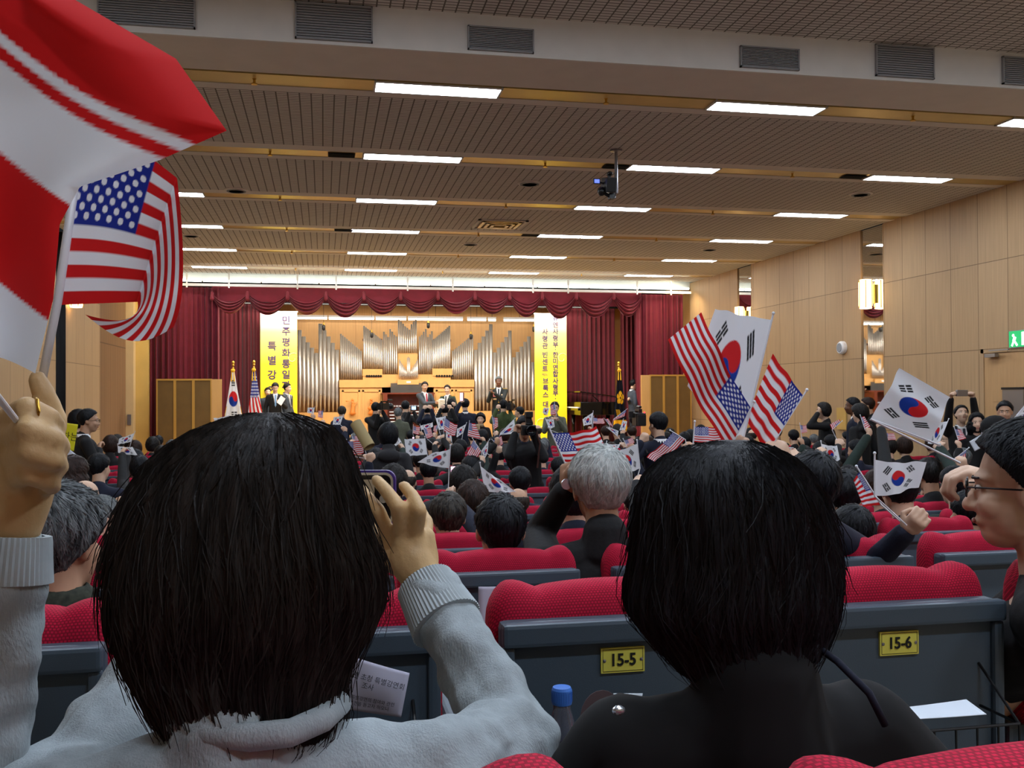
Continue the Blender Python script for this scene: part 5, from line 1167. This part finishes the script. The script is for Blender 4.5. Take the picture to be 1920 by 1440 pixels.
sit(1135, 812, 21, 'brown-haired head below the piano', hcol='hair_brown'); sit(1157, 810, 21, 'dark head below the golden flag fringe', hcol='hair_dark')
sit(1184, 812, 21, 'dark brown head left of the large video camera', hcol='hair_brown')
sit(1487, 820, 23, 'black-haired head right of the blue cantoned flag'); sit(1507, 836, 28, 'round black head under the small pink flag')
sit(1525, 826, 24, 'grey-haired head below the woman covering her mouth', hcol='hair_grey'); sit(1507, 857, 34, 'black bobbed head below the round black head', hair='bob')
sit(1553, 817, 21, 'brown-haired woman seated before the right wall', hair='bob', hcol='hair_brown'); sit(1556, 832, 27, 'dark head behind the white flag with disc')
sit(1588, 824, 24, 'black-haired head in half profile before the man in profile', turn=R(35)); sit(1604, 845, 33, 'person with black hair and navy coat, hand on cheek, right block', top='navy', turn=R(25))
sit(1663, 842, 36, 'dark head with visible ear left of the small raised hand', turn=R(30), hcol='hair_dark'); sit(1694, 838, 30, 'dark brown bobbed head behind the big white flag stick', hair='bob', hcol='hair_brown')
sit(1746, 834, 27, 'brown-haired head below the big white flag at the right', hair='bob', hcol='hair_brown'); sit(1781, 824, 30, 'black-haired man with glasses looking left, below the long-haired woman', turn=R(60), glasses=True, faceon=True)
sit(1834, 850, 26, 'balding head behind the hand of the man with glasses', hair='bald', hcol='hair_thin'); sit(1866, 846, 28, 'dark curly head below the man in the pink shirt', hair='perm', hcol='hair_dark')
sit(1786, 912, 50, 'black-haired head behind the hand with the big flag', top='darkgreen'); sit(1740, 920, 34, 'dark head low right of the black-haired head', hcol='hair_dark')
sit(1808, 964, 88, 'round black head above the red seat at the right', row=13, hcol='hair_black', fine=True)
sit(1682, 920, 88, 'black-haired man with a white patterned shirt collar, hair parted', row=13, hcol='hair_black', top='navy', collar='white', fine=True, turn=R(-12))
sit(1584, 930, 92, 'man with full black hair and dark collar right of the foreground woman', row=13, hcol='hair_black', top='black', fine=True, turn=R(-35), coat=True)
sit(1500, 915, 110, 'black bobbed head partly behind the foreground woman\'s hair', row=12, hcol='hair_black', hair='bob', top='black', fine=True)
sit(1252, 812, 22, 'light-haired head with a knitted cap right of the cameraman', hcol='hair_brown') if 0 else None
sit(1283, 826, 26, 'dark head between the striped flags right of the cameraman'); sit(1430, 850, 30, 'person in a pink coat behind the black-haired woman', top='pinkcoat', hcol='hair_brown')
sit(1210, 845, 34, 'black head left of the navy suited cameraman', top='black')
# flags find their holders
flag_objs = [o for o in C.objects if o.name.startswith('handheld_flag') and o.type == 'EMPTY']
def nearest_row(Y): return max(1, min(14, round(15-(Y-.25-1.65)/1.1)))
claimed = {}
SKIPF = ('in the raised left hand', 'top left corner', 'held by the man with glasses', 'white-haired man', 'stick held by a lone hand', 'before the right banner', 'large white flag swung', 'large striped flag overlapping', 'canton to the right, above')
LND = [(0, 'at the left wall'), (240, 'before the left folding screen'), (420, 'below the stage flags'), (488, 'in line with the left banner'), (560, 'before the left organ pipes'), (640, 'before the left organ case'), (716, 'in line with the organ console'),
       (800, 'below the handshake'), (880, 'below the officer in black'), (1000, 'in line with the right banner'), (1065, 'below the piano'), (1155, 'before the soldier'), (1240, 'before the right folding screen'), (1330, 'before the farther mirror'),
       (1420, 'right of the farther mirror'), (1520, 'left of the nearer mirror'), (1610, 'below the nearer mirror'), (1700, 'before the right wall panels'), (1800, 'near the right door'), (1880, 'at the right edge of the hall')]
ORD = ['', 'front', 'second', 'third', 'fourth', 'fifth', 'sixth', 'seventh', 'eighth', 'ninth', 'tenth', 'eleventh', 'twelfth', 'thirteenth', 'fourteenth', 'fifteenth', 'sixteenth']
def land(px): return [t_ for a_, t_ in LND if px >= a_][-1] if px >= 0 else 'beyond the left edge'
for o in flag_objs:
    if any(q in o['label'] for q in SKIPF): continue
    b = o.location; best = None
    for sp in SPEC:
        if sp['hand'] is not None or sp['opt'].get('hx'): continue
        sh_ = Vector((sp['x'], rowY(sp['row'])+.2, sp['z']-.22)); d_ = (sh_-b).length
        if b.y < rowY(sp['row'])+.15 or d_ > .85 or d_ < .18: continue
        if best is None or d_ < best[0]: best = (d_, sp)
    if best: best[1]['hand'] = o; continue
    r = max(1, min(14, int(math.ceil(15-(b.y-.35-1.65)/1.1)))); x = PH+.54*round((b.x-.22-PH)/.54)
    for dx in (0, .54, -.54):
        if not any(sp['row'] == r and abs(sp['x']-x-dx) < .36 for sp in SPEC): x += dx; break
    else: continue
    if r > 13: continue
    hw = random.choice([('black', 'hair_black', 'short'), ('dark brown', 'hair_brown', 'bob'), ('black bobbed', 'hair_black', 'bob'), ('dark', 'hair_dark', 'short'), ('dark curly', 'hair_dark', 'perm')])
    px, py = PROJ((x, rowY(r)+.2, rowZ(r)+1.1)); tp = random.choice(['black', 'navy', 'charcoal', 'darkgreen'])
    SPEC.append(dict(x=x, row=r, s=random.uniform(.92, 1.0), z=rowZ(r)+1.1, lab=f'person with {hw[0]} hair holding the '+' '.join(o['label'].split(',')[0].split(' held')[0].split()[:9]), opt=dict(hair=hw[2], hcol=hw[1], top=tp), hand=o))
# fill the rows that the photo shows as packed
labs = set(sp['lab'] for sp in SPEC)
HID = [(460, 1050, 262, 285), (1370, 1035, 195, 212)]
for r in range(1, 9):
    n = -8
    while PH+.54*n < XR-.5:
        x = PH+.54*n+random.uniform(-.05, .05); n += 1
        if x < XL+1.0 or x > XR-1.25 or any(math.hypot(a-x, b-(rowY(r)+.25)) < .5 for a, b in STAND): continue
        if any(sp['row'] == r and abs(sp['x']-x) < .40 for sp in SPEC): continue
        px, py = PROJ((x, rowY(r)+.2, rowZ(r)+1.1))
        if px < -20 or px > 1935 or any(((px-a)/c)**2+((py-b)/d)**2 < .8 for a, b, c, d in HID): continue
        if random.random() < (.10 if r < 5 else .34): continue
        if r >= 6 and 830 < px < 1050 and random.random() < .6: continue
        hs = [('black-haired', 'hair_black', 'short'), ('black-bobbed', 'hair_black', 'bob'), ('dark-haired', 'hair_dark', 'short'), ('brown-haired', 'hair_brown', 'bob'), ('curly dark-haired', 'hair_dark', 'perm'), ('grey-haired', 'hair_grey', 'short'), ('balding', 'hair_thin', 'bald'), ('salt-and-pepper-haired', 'hair_salt', 'short'), ('long black-haired', 'hair_black', 'long')]
        wts = [9, 5, 5, 3, 4, 2, 3, 2, 2]
        for tr in range(60):
            hw = random.choices(hs, wts)[0]; tp = random.choice(['black', 'black', 'charcoal', 'navy', 'slate', 'brown', 'darkgreen', 'grey', 'purple', 'olive', 'red', 'tan'][:7+tr//3])
            lab = f'{hw[0]} person in {dict(slate="slate-grey", darkgreen="dark-green").get(tp, tp)} coat, {ORD[r]} row, {land(px)}'
            if lab not in labs: break
        labs.add(lab)
        SPEC.append(dict(x=x, row=r, s=random.uniform(.9, 1.03), z=0, lab=lab, opt=dict(hair=hw[2], hcol=hw[1], top=tp, turn=R(random.choice([0, 0, 0, -12, 12]))), hand=None))
for i, sp in enumerate(SPEC):
    o_ = dict(sp['opt']); r = sp['row']; base = (sp['x'], rowY(r)+.15, rowZ(r)); kw = dict(hair=o_.get('hair', 'short'), hcol=o_.get('hcol', 'hair_black'), top=o_.get('top', 'black'), collar=o_.get('collar'), glasses=o_.get('glasses', False), faceon=o_.get('faceon', False), hood=False)
    fine = o_.get('fine'); hx = o_.get('hx')
    if sp['hand'] is not None or hx:
        hp = sp['hand'].location if sp['hand'] is not None else PY(hx[0], hx[1], rowY(r)+.55)
        right = PROJ(hp)[0] > PROJ(base)[0]
        kw['hr' if right else 'hl'] = hp
    vx = .010 if fine else (.016 if r < 9 else .013)
    person(sp['lab'], base, 0, True, sp['s'], turn=o_.get('turn', 0), vox=vx, seed=i, skin='skin' if i % 3 else 'skin_tan', group='seated audience', wide=o_.get('wide', 1.), coat=bool(o_.get('coat') or o_.get('hood')), hscale=1.0 if not fine else 1.04, curl=1.3, **kw)
# seats: one under everybody, plus the empty ones the photo shows
seat_keys = set()
for sp in SPEC: seat_keys.add((sp['row'], min(15, round((sp['x']-PH)/.54))))
for r in range(1, 14):
    for n in range(-8, 17):
        px, py = PROJ((PH+.54*n, rowY(r), rowZ(r)+.95))
        if -30 < px < 1950 and XL+.9 < PH+.54*n < XR-1.2 and not any(((px-a)/c)**2+((py-b)/d)**2 < .75 for a, b, c, d in HID): seat_keys.add((r, n))
seat_keys = {(r, n) for r, n in seat_keys if not any(abs(a-(PH+.54*n)) < .45 and abs(b-rowY(r)-.2) < .42 for a, b in STAND)}
seat_keys |= {(14, n) for n in range(-2, 6)}
slab_ = {}
for r, n in sorted(seat_keys):
    x = PH+.54*n; px, py = PROJ((x, rowY(r), rowZ(r)+.95))
    lab = f'red seat in the {ORD[r]} row, {land(px)}'
    k_ = slab_.get(lab, 0); slab_[lab] = k_+1
    if k_: lab += ', '+['', 'right of another', 'third of a cluster', 'rightmost of its cluster', 'last of its cluster'][min(k_, 4)]
    if r == 14: lab = {-2: 'red seat back beside the grey-haired man, number plate ending in 3', -1: 'red seat hidden behind the front woman, second row ahead', 0: 'wide red seat back with a pale sheet hung on its rear, middle', 1: 'red seat left edge showing before the white-haired man', 2: 'red seat behind the black-haired woman, second row ahead', 3: 'red seat in front of the dark-jacketed shoulder, right of the black hair', 4: 'tall-looking red seat with dark back before the round black head', 5: 'red seat behind the man with glasses'}.get(n, lab)
    s_ = place_seat(x, r, lab)
    if (r, n) == (14, -2): plate(s_, '14-3')
for n, lab in ((-2, 'red seat at the left edge with its dark side showing beside the grey sleeve'), (-1, 'red seat between the front woman\'s hair and raised arm'), (0, 'red seat with yellow number plate 15-5 and a drink bottle in its basket'), (1, 'red seat with yellow number plate 15-6'), (2, 'red seat at the right edge in front of the man with glasses')):
    s_ = place_seat(PH+.54*n, 15, lab)
    if n in (0, 1): plate(s_, '15-%d' % (5+n))
    if n in (-1, 0, 1): basket(s_)
place_seat(-.044, 16, 'red seat top peeking up at the bottom centre behind the grey sweater', y=.56, dz=-.034); place_seat(.54, 16, 'large red seat top at the bottom right behind the woman in black', y=.56, dz=-.052)
# ================================================================ foreground people
mat('cloth_knit', (158, 168, 172), .9, noise=.10, nscale=60, bump=.5, bscale=420, stretch=(1, 1, .35)); mat('knit_rib', (168, 178, 182), .9, noise=.06, nscale=60); mat('skin_hand', (200, 166, 118), .5, noise=.05, nscale=40, bump=.15, bscale=180); mat('nail', (222, 176, 150), .3)
mat('cloth_scarf', (44, 48, 38), .9, noise=.5, nscale=70); mat('cloth_jet', (9, 9, 11), .9, noise=.1, nscale=30)
def big_hair(parent, M, sil, D, back, front, m_, strands, seed, flow=.02, fcol=None, tufts=0):
    """hair volume from its left/right outline at distance D, with ribbons of strands over it"""
    I = M.inverted(); rnd = random.Random(seed); fwd = Vector((CF.x, CF.y, 0)).normalized(); lat = Vector((fwd.y, -fwd.x, 0))
    ys = [q[0] for q in sil]; xl = [q[1] for q in sil]; xr = [q[2] for q in sil]; wmax = max(b-a for a, b in zip(xl, xr))
    def surf(t, a, off=0.):
        """t 0 top..1 bottom, a angle: 0 right, pi/2 back (to the camera)"""
        y = ys[0]+(ys[-1]-ys[0])*t; l, r_ = np.interp(y, ys, xl), np.interp(y, ys, xr); c = PD((l+r_)/2, y, D); hw = (r_-l)/2/1802*D; k = (r_-l)/wmax
        ca, sa = math.cos(a), math.sin(a); kd = k if t < .5 else max(k, .5+.38*min(1, (t-.5)*4)); dep = (back if sa > 0 else front)*kd**.8
        n = mnoise.noise(Vector((ca*2.5*6, sa*2.5*6, t*3+seed)))*.0055+mnoise.noise(Vector((ca*30, sa*30, t*6+seed)))*.0032
        return c+lat*(ca*(hw+n+off))-fwd*(sa*(dep+n+off))
    nu, nv = 150, 90; loops = []
    for j in range(nv+1):
        t = (1-math.cos(math.pi*j/nv))/2; loops.append([I @ surf(t, 2*math.pi*i/nu) for i in range(nu)])
    mb = MB().loft(loops)
    for k in range(strands):
        a0 = rnd.uniform(-.35, math.pi+.35); t0 = rnd.uniform(0, .12) if rnd.random() < .35 else rnd.uniform(0, .8); L = rnd.uniform(.25, .6); t1 = min(1.0, t0+L); dr = rnd.gauss(0, .16); lift = rnd.uniform(.0003, .004) if k > tufts else rnd.uniform(.004, .014); w_ = rnd.uniform(.0006, .0013); pts = []; wob = rnd.uniform(0, 6)
        for q in range(9):
            u = q/8; t = t0+(t1-t0)*u; a = a0+dr*u+.05*math.sin(wob+4*u); p = surf(t, a, lift*(math.sin(math.pi*min(1, u*1.1+.02))**.7+.15*u) if k > tufts else lift*u*1.4-.001); pts.append(p)
        vs = []
        for q, p in enumerate(pts):
            tg = (pts[min(q+1, 8)]-pts[max(q-1, 0)]).normalized(); sdv = tg.cross((p-EYE).normalized()).normalized(); ww = w_*(1-.75*q/8); vs += [I @ (p-sdv*ww), I @ (p+sdv*ww)]
        mb.add(vs, [(2*q, 2*q+1, 2*q+3, 2*q+2) for q in range(8)])
    me = mb.mesh('hair', True); return newobj('hair', me, m_, parent)
# --- woman in the grey sweater
def chain(mb, I, pts, rs, n=12):
    P_ = [I @ PD(*p) for p in pts]
    for i in range(len(P_)-1): mb.cap2(P_[i], rs[i], P_[i+1], rs[i+1], n=n)
def hand1(mb, I, Wr):
    chain(mb, I, [(800, 1105, 1.33), (790, 1080, 1.335), (772, 1050, 1.34)], [.029, .029, .033])
    for a in (((745, 1045, 1.35), (729, 1008, 1.355)), ((762, 1045, 1.335), (754, 1000, 1.335)), ((782, 1045, 1.335), (777, 998, 1.335)), ((796, 1048, 1.345), (799, 1006, 1.35)), ((742, 1050, 1.35), (716, 1028, 1.36))): chain(mb, I, a, [.021, .0135])
    chain(mb, I, [(731, 1010, 1.355), (709, 958, 1.33), (690, 934, 1.345), (674, 914, 1.36)], [.0118, .0108, .0096, .0084])
    chain(mb, I, [(754, 1002, 1.335), (746, 950, 1.305), (724, 920, 1.32), (706, 900, 1.34)], [.0120, .0110, .0098, .0085])
    chain(mb, I, [(779, 1000, 1.335), (787, 958, 1.305), (774, 930, 1.325), (757, 911, 1.345)], [.0116, .0106, .0094, .0083])
    chain(mb, I, [(798, 1010, 1.36), (802, 980, 1.385), (792, 962, 1.41), (780, 950, 1.43)], [.0104, .0092, .0084, .0078])
    chain(mb, I, [(725, 1045, 1.36), (703, 1015, 1.365), (695, 990, 1.375)], [.016, .0125, .0105])
el = PD(962, 1392, 1.16); wr = PD(806, 1112, 1.33); ell_ = PD(245, 1345, 1.12); wrl = PD(470, 1010, 1.34)
t, M = person('person with big dark hair in a grey knitted sweater filming with a phone, foreground left', (-.05, .70, rowZ(16)), 0, True, 1., head=PD(458, 1062, .965), arms_fix={1: (el, wr, hand1), -1: (ell_, wrl, None)}, top='knit', skin='skin_hand', vox=.0045, nohair=True, top_name='sweater', wrinkle=.013, wide=1.08, legs='charcoal')
big_hair(t, M, [(774, 480, 540), (782, 430, 570), (800, 380, 615), (830, 326, 642), (870, 282, 660), (920, 250, 670), (960, 236, 678), (1000, 222, 688), (1045, 212, 704), (1080, 208, 712), (1140, 210, 710), (1190, 222, 690), (1240, 246, 660), (1290, 280, 640), (1335, 306, 640), (1372, 330, 626), (1396, 370, 590)], .94, .085, .07, 'hair_dark', 5200, 3, tufts=500)
I = M.inverted()
def ribbed(parent, I, c0, c1, r0, r1, name, n=54, amp=.0009):
    a, b = I @ c0, I @ c1; ax = (b-a).normalized(); s1 = ax.cross(Vector((0, 1, 0))).normalized(); s2 = ax.cross(s1); loops = []
    for f, rr in ((0, r0*.86), (0, r0), (.15, r0*1.03), (.5, (r0+r1)/2), (1, r1), (1, r1*.8)):
        loops.append([a+(b-a)*f+(s1*math.cos(2*math.pi*k/(n*2))+s2*math.sin(2*math.pi*k/(n*2)))*(rr+(amp if k % 2 else -amp)) for k in range(n*2)])
    MB().loft(loops, False).obj(name, 'knit_rib', parent, smooth=False)
ribbed(t, I, PD(797, 1096, 1.335), PD(838, 1170, 1.29), .0405, .0490, 'cuff')
ps = [PD(px, py, D_) for px, py, D_ in ((296, 1318, .93), (335, 1354, .89), (400, 1376, .86), (470, 1382, .85), (545, 1374, .86), (604, 1348, .89), (636, 1318, .93))]
o = MB().tube([I @ p for p in ps], .0125, 14).obj('neckband', 'cloth_knit', t, smooth=True)
# the phone in the hand
p = PD(706, 950, 1.40); t = empty('mobile_phone', p, -.19, 'phone in a purple case with silver rim in the raised hand, foreground', 'phone')
mat('purple_case', (66, 44, 130), .4); mat('silver', (190, 198, 206), .25, .8)
c0 = PD(742, 882, 1.40)-p
wP, hP = .150, .082
def rr(w_, h_, y0, y1, r): 
    pts = []
    for cx, cz, a0 in ((w_/2-r, h_/2-r, 0), (-w_/2+r, h_/2-r, 90), (-w_/2+r, -h_/2+r, 180), (w_/2-r, -h_/2+r, 270)):
        for k in range(6): a = R(a0+18*k); pts.append((cx+r*math.cos(a), cz+r*math.sin(a)))
    return [[Vector((x, y, z)) for x, z in pts] for y in (y0, y1)]
px_off = Vector((-.047, 0, .012))
MB().loft(rr(wP, hP, -.003, .008, .014)).obj('case', 'purple_case', t, loc=px_off); MB().loft(rr(wP-.006, hP-.006, -.0055, -.002, .012)).obj('rim', 'silver', t, loc=px_off); MB().loft(rr(wP-.013, hP-.013, -.0065, -.0045, .009)).obj('glass', 'lens', t, loc=px_off)
MB().b2(-.055, .045, -.0072, -.0066, -.028, .028).obj('display', mat('phone_view', (104, 92, 76), .3, emit=.5), t, loc=px_off)
mb = MB().b2(-.05, .03, -.0076, -.0073, .012, .018).b2(-.05, .02, -.0076, -.0073, .0, .004); mb.obj('view_stripes', mat('phone_stripe', (150, 170, 190), .3, emit=.7), t, loc=px_off)
MB().lathe([(.0005, 0), (.006, 0), (.006, .001), (.0005, .001)], (.058, -.008, .0), 16, 'y').obj('home_button', 'silver', t, loc=px_off)
# --- woman in black
t, M = person('woman with thick straight black hair in a black coat, foreground right', (.50, .80, rowZ(16)), 0, True, 1., head=PD(1372, 1042, 1.14), top='jet', vox=.009, nohair=True, top_name='coat', coat=True, wide=.88, legs='black', shz=.022)
big_hair(t, M, [(826, 1345, 1405), (836, 1290, 1440), (856, 1245, 1478), (890, 1214, 1512), (930, 1200, 1535), (980, 1193, 1550), (1040, 1188, 1560), (1090, 1178, 1564), (1125, 1174, 1564), (1160, 1192, 1560), (1195, 1222, 1545), (1225, 1250, 1518), (1255, 1275, 1490), (1275, 1310, 1450)], 1.12, .10, .08, 'hair_black', 5200, 11, tufts=250)
I = M.inverted(); MB().tube([I @ PD(1535, 1215, 1.06), I @ PD(1570, 1240, 1.03), I @ PD(1630, 1300, 1.0), I @ PD(1660, 1360, 1.0)], .004, 12).obj('bag_strap', 'cloth_navy', t, smooth=True)
MB().ell(I @ PD(1160, 1332, .98), (.007, .005, .005)).obj('zip_pull', 'silver', t)
# --- grey-haired man at the left
t, M = person('man with thick grey hair and patterned scarf in a black jacket, left', (-.47, rowY(15)+.2, rowZ(15)), 0, True, 1., head=PD(112, 1022, 2.12), turn=R(-28), hcol='hair_salt', hair='short', top='black', skin='skin_tan', vox=.009, nohair=True, faceon=False, wide=1.05)
o = newobj('hair', hair_mesh('short', 2, True), 'hair_salt', t, (M.inverted() @ PD(112, 1022, 2.12)), Matrix.Rotation(R(-28), 3, 'Z').to_euler()); o.scale = (1.12, 1.08, 1.06)
nb = M.inverted() @ PD(100, 1140, 2.1); MB().loft([[nb+Vector((r_*math.cos(2*math.pi*k/24)*(1+.05*math.sin(5*k)), r_*math.sin(2*math.pi*k/24), z_)) for k in range(24)] for r_, z_ in ((.08, -.07), (.098, -.05), (.09, -.01), (.085, .035), (.07, .05), (.06, .03))], False).obj('scarf', 'cloth_scarf', t, smooth=True)
# --- white-haired man
t, M = person('white-haired man in a dark jacket raising a flag, wearing a wristwatch, centre', (PY(1120, 930, 3.0).x, rowY(14)+.22, rowZ(14)), 0, True, 1., head=PD(1123, 918, 3.08), hl=PD(1068, 893, 3.15), hcol='hair_white', top='black', skin='skin_tan', vox=.006, nohair=True, wide=1.1, coat=True, legs='charcoal', curl=1.2)
o = newobj('hair', hair_mesh('short', 1, True), 'hair_white', t, (M.inverted() @ PD(1123, 918, 3.08))); o.scale = (1.10, 1.08, 1.08)
w_ = M.inverted() @ PD(1062, 908, 3.05); MB().lathe([(.001, -.004), (.017, -.004), (.017, .004), (.001, .004)], w_, 16, 'y').obj('wristwatch', 'silver', t)
# --- man with glasses at the right
HR_ = PD(1922, 918, 1.92)
t, M = person('man with glasses and short black hair waving a flag at the right edge', (HR_.x+.03, rowY(15)+.2, rowZ(15)), R(50), True, 1., head=HR_, turn=R(2), wide=.84, glasses=True, faceon=True, hcol='hair_black', hair='short', top='black', vox=.0052, skin='skin', nohair=True,
    arms_fix={-1: (PD(1985, 1010, 2.2), PD(1880, 902, 2.2), lambda mb, I, Wr: hand_prims(mb, Wr, (I @ PD(1790, 878, 2.22))-(I @ PD(1880, 902, 2.2)), Vector((0, .3, -1)), (0, -.6, .8), .75, 1.0, .0098))})
o = newobj('hair', hair_mesh('short', 3, True), 'hair_black', t, (M.inverted() @ HR_), Matrix.Rotation(R(2), 3, 'Z').to_euler()); o.scale = (1.08, 1.06, 1.07)
# --- the raised arm at the left edge
def hand3(mb, I, Wr):
    chain(mb, I, [(10, 1010, .96), (32, 935, .965), (48, 870, .975)], [.030, .033, .034], 16)
    chain(mb, I, [(34, 860, .975), (58, 800, .965)], [.032, .026])
    for i, pts in enumerate(([(14, 785, .975), (50, 764, .905), (92, 782, .915), (108, 800, .95)], [(8, 824, .975), (52, 805, .893), (102, 824, .905), (116, 838, .95)], [(8, 864, .975), (54, 848, .893), (102, 864, .905), (112, 876, .95)], [(16, 900, .975), (54, 888, .905), (90, 902, .918), (98, 912, .955)])): chain(mb, I, pts, [.0122, .0112, .0102, .0092])
    chain(mb, I, [(80, 850, .985), (100, 790, .975), (84, 742, .965), (70, 712, .965)], [.018, .014, .0115, .010])
t, M = person('raised arm of a person in grey sweater at the left edge, ringed finger', (-.68, .70, rowZ(16)), 0, True, 1., arms_fix={1: (PD(-60, 1480, .92), PD(8, 1020, .96), hand3)}, top='knit', skin='skin_hand', vox=.0048, top_name='sweater', wrinkle=.010, hair='bob', legs='charcoal')
I = M.inverted(); ribbed(t, I, PD(10, 1003, .96), PD(0, 1090, .955), .042, .048, 'cuff')
mb = MB(); c = I @ PD(66, 772, .905); mb.tube([c+Vector((.0125*math.cos(a*.5236)*.4, -.011*1.0*math.cos(a*.5236), .0125*math.sin(a*.5236)))+Vector((0, .004, 0)) for a in range(13)], .0016, 6, False).obj('ring', 'brass', t, smooth=True)
t, M = person('person hidden behind the woman in black, both hands up with flags', (1.597, rowY(14)+.15, rowZ(14)), 0, True, .96, hl=PD(1376, 862, 2.73), hr=PD(1466, 864, 2.75), top='navy', vox=.009, curl=1.2)
# lone hand holding a flag above the right seats: its owner sits low behind the seat back
hp = PD(1712, 988, 2.9)
t, M = person('person sitting low behind the right seats, one hand up with a flag', (PD(1770, 1000, 2.9).x, rowY(14)+.32, rowZ(14)), 0, True, .8, hl=hp, top='navy', vox=.005, curl=1.05, wide=.95)
# ================================================================ papers, bottle, booklets
def sheet(name, quad, D, m_, lab, cat, curl=.0, lines=None, n=14, thick=.0008):
    w = [PD(p[0], p[1], (p[2] if len(p) > 2 else D)) for p in quad]; b = (w[0]+w[2])/2
    def P(u, v):
        p = (w[0]*(1-v)+w[3]*v)*(1-u)+(w[1]*(1-v)+w[2]*v)*u; return p-b-CF*(curl*math.sin(math.pi*u)*math.sin(math.pi*v*.8+.3))
    o = MB().grid(P, n, n).obj(name, m_, smooth=True, loc=b); sm = o.modifiers.new('t', 'SOLIDIFY'); sm.thickness = thick
    tag(o, lab, cat)
    if lines:
        for s_, u, v, size in lines:
            p = P(u, v)-CF*.0015; ex = (P(min(1, u+.1), v)-P(max(0, u-.1), v)).normalized(); ey = (P(u, max(0, v-.1))-P(u, min(1, v+.1))); ez = ex.cross(ey).normalized(); ey = ez.cross(ex)
            mt = Matrix((ex, ey, ez)).transposed().to_euler(); text('lettering', s_, size, p, mt, 'ink', o, ext=0.0)
    return o
mat('paper_lav', (186, 184, 202), .7); mat('paper_shaded', (96, 78, 80), .7); mat('paper_yellow', (214, 206, 30), .6); mat('paper_bright', (212, 220, 230), .6)
sheet('printed_sheet', [(652, 1228, 1.50), (768, 1262, 1.50), (752, 1345, 1.48), (628, 1325, 1.48)], 1.5, 'paper_lav', 'printed white sheet in the seat basket beside the front woman\'s shoulder', 'paper', .01,
      [('사령관 초청 특별강연회', .47, .30, .0105), ('조사', .42, .46, .0105), ('본 특별강연의 참여와 관련', .5, .72, .007), ('의견을 듣고자 하오니', .5, .84, .007)])
sheet('loose_sheet', [(897, 1100, 2.71), (1034, 1099, 2.71), (1034, 1180, 2.69), (897, 1182, 2.69)], 2.7, 'paper_lav', 'pale sheet hanging on the rear of the middle seat, second row ahead', 'paper', .004)
sheet('folded_sheet', [(1668, 1330, 1.56), (1812, 1312, 1.50), (1850, 1340, 1.44), (1690, 1350, 1.44)], 1.5, 'paper_bright', 'bright white folded sheet sticking out of the basket of seat 15-6', 'paper', .006)
o = MB().loft([[Vector((.035*math.cos(a*.3), y_, .043*math.sin(a*.3) if a*.3 < math.pi else -.05)) for a in range(21)] for y_ in (0, .001)]).obj('printed_sheet', 'paper_shaded', loc=PD(1128, 1345, 1.53)); tag(o, 'round-cornered brownish sheet beside the drink bottle', 'paper')  # shade inside the basket is painted into this sheet's brown
text('lettering', '특별강연', .011, (0, -.002, .012), (R(90), 0, 0), 'ink', o, ext=0)
sheet('loose_sheet', [(1150, 1300, 1.56), (1205, 1300, 1.56), (1200, 1335, 1.55), (1150, 1330, 1.55)], 1.5, 'paper_bright', 'corner of a white sheet behind the brownish sheet', 'paper')
b = PD(1054, 1400, 1.50); t = empty('drink_bottle', b-Vector((0, 0, .03)), 0, 'clear plastic bottle with blue cap and purple label in the seat basket', 'bottle')
mat('bottle_clear', (190, 190, 205), .08, trans=.85, spec=.6); mat('cap_blue', (66, 120, 206), .4); mat('label_purple', (88, 60, 92), .5)
MB().lathe([(.01, -.05), (.026, -.045), (.027, 0), (.026, .04), (.024, .055), (.014, .088), (.0135, .1), (.0, .1)], n=28).obj('body', 'bottle_clear', t, smooth=True); MB().lathe([(.0272, -.035), (.0276, -.03), (.0272, .03), (.0268, .034)], n=28).obj('label', 'label_purple', t, smooth=True)
mb = MB(); mb.lathe([(.001, .097), (.0155, .097), (.016, .1), (.0158, .119), (.014, .123), (.001, .1235)], n=28)
for k in range(28): a = k*math.pi*2/28; mb.box((.016*math.cos(a), .016*math.sin(a), .109), (.001, .001, .016), Matrix.Rotation(a, 3, 'Z'))
mb.obj('cap', 'cap_blue', t)
sheet('yellow_booklet', [(118, 792), (146, 796), (138, 846), (110, 842)], 7.75, 'paper_yellow', 'yellow booklet held up beside the standing man at the left', 'booklet', .0, [('하는', .62, .5, .075)], thick=.004)
o = sheet('open_booklet', [(116, 832), (166, 870), (134, 901), (104, 866)], 7.6, 'paper_bright', 'white open booklet with small printed flag, below the yellow booklet', 'booklet', .0, thick=.004)
mb = MB(); pp = lambda a, c_: PD(a, c_, 7.57)-o.location
cloth_obj('printed_flag', o, lambda u, v: pp(139+9*u, 882-6*v+5*u), us, 20, 14)
sheet('yellow_booklet', [(96, 885), (106, 882), (104, 902), (90, 896)], 7.6, 'paper_yellow', 'yellow corner of a booklet behind the grey-haired man', 'booklet', thick=.004)
sheet('open_booklet', [(1818, 828), (1845, 812), (1855, 832), (1828, 846)], 7.2, 'paper_bright', 'white booklet held up below the man in the pink shirt', 'booklet', thick=.004)
for o in list(C.objects):
    if o.type == 'MESH' and o.name.startswith('sprinkler'): pass
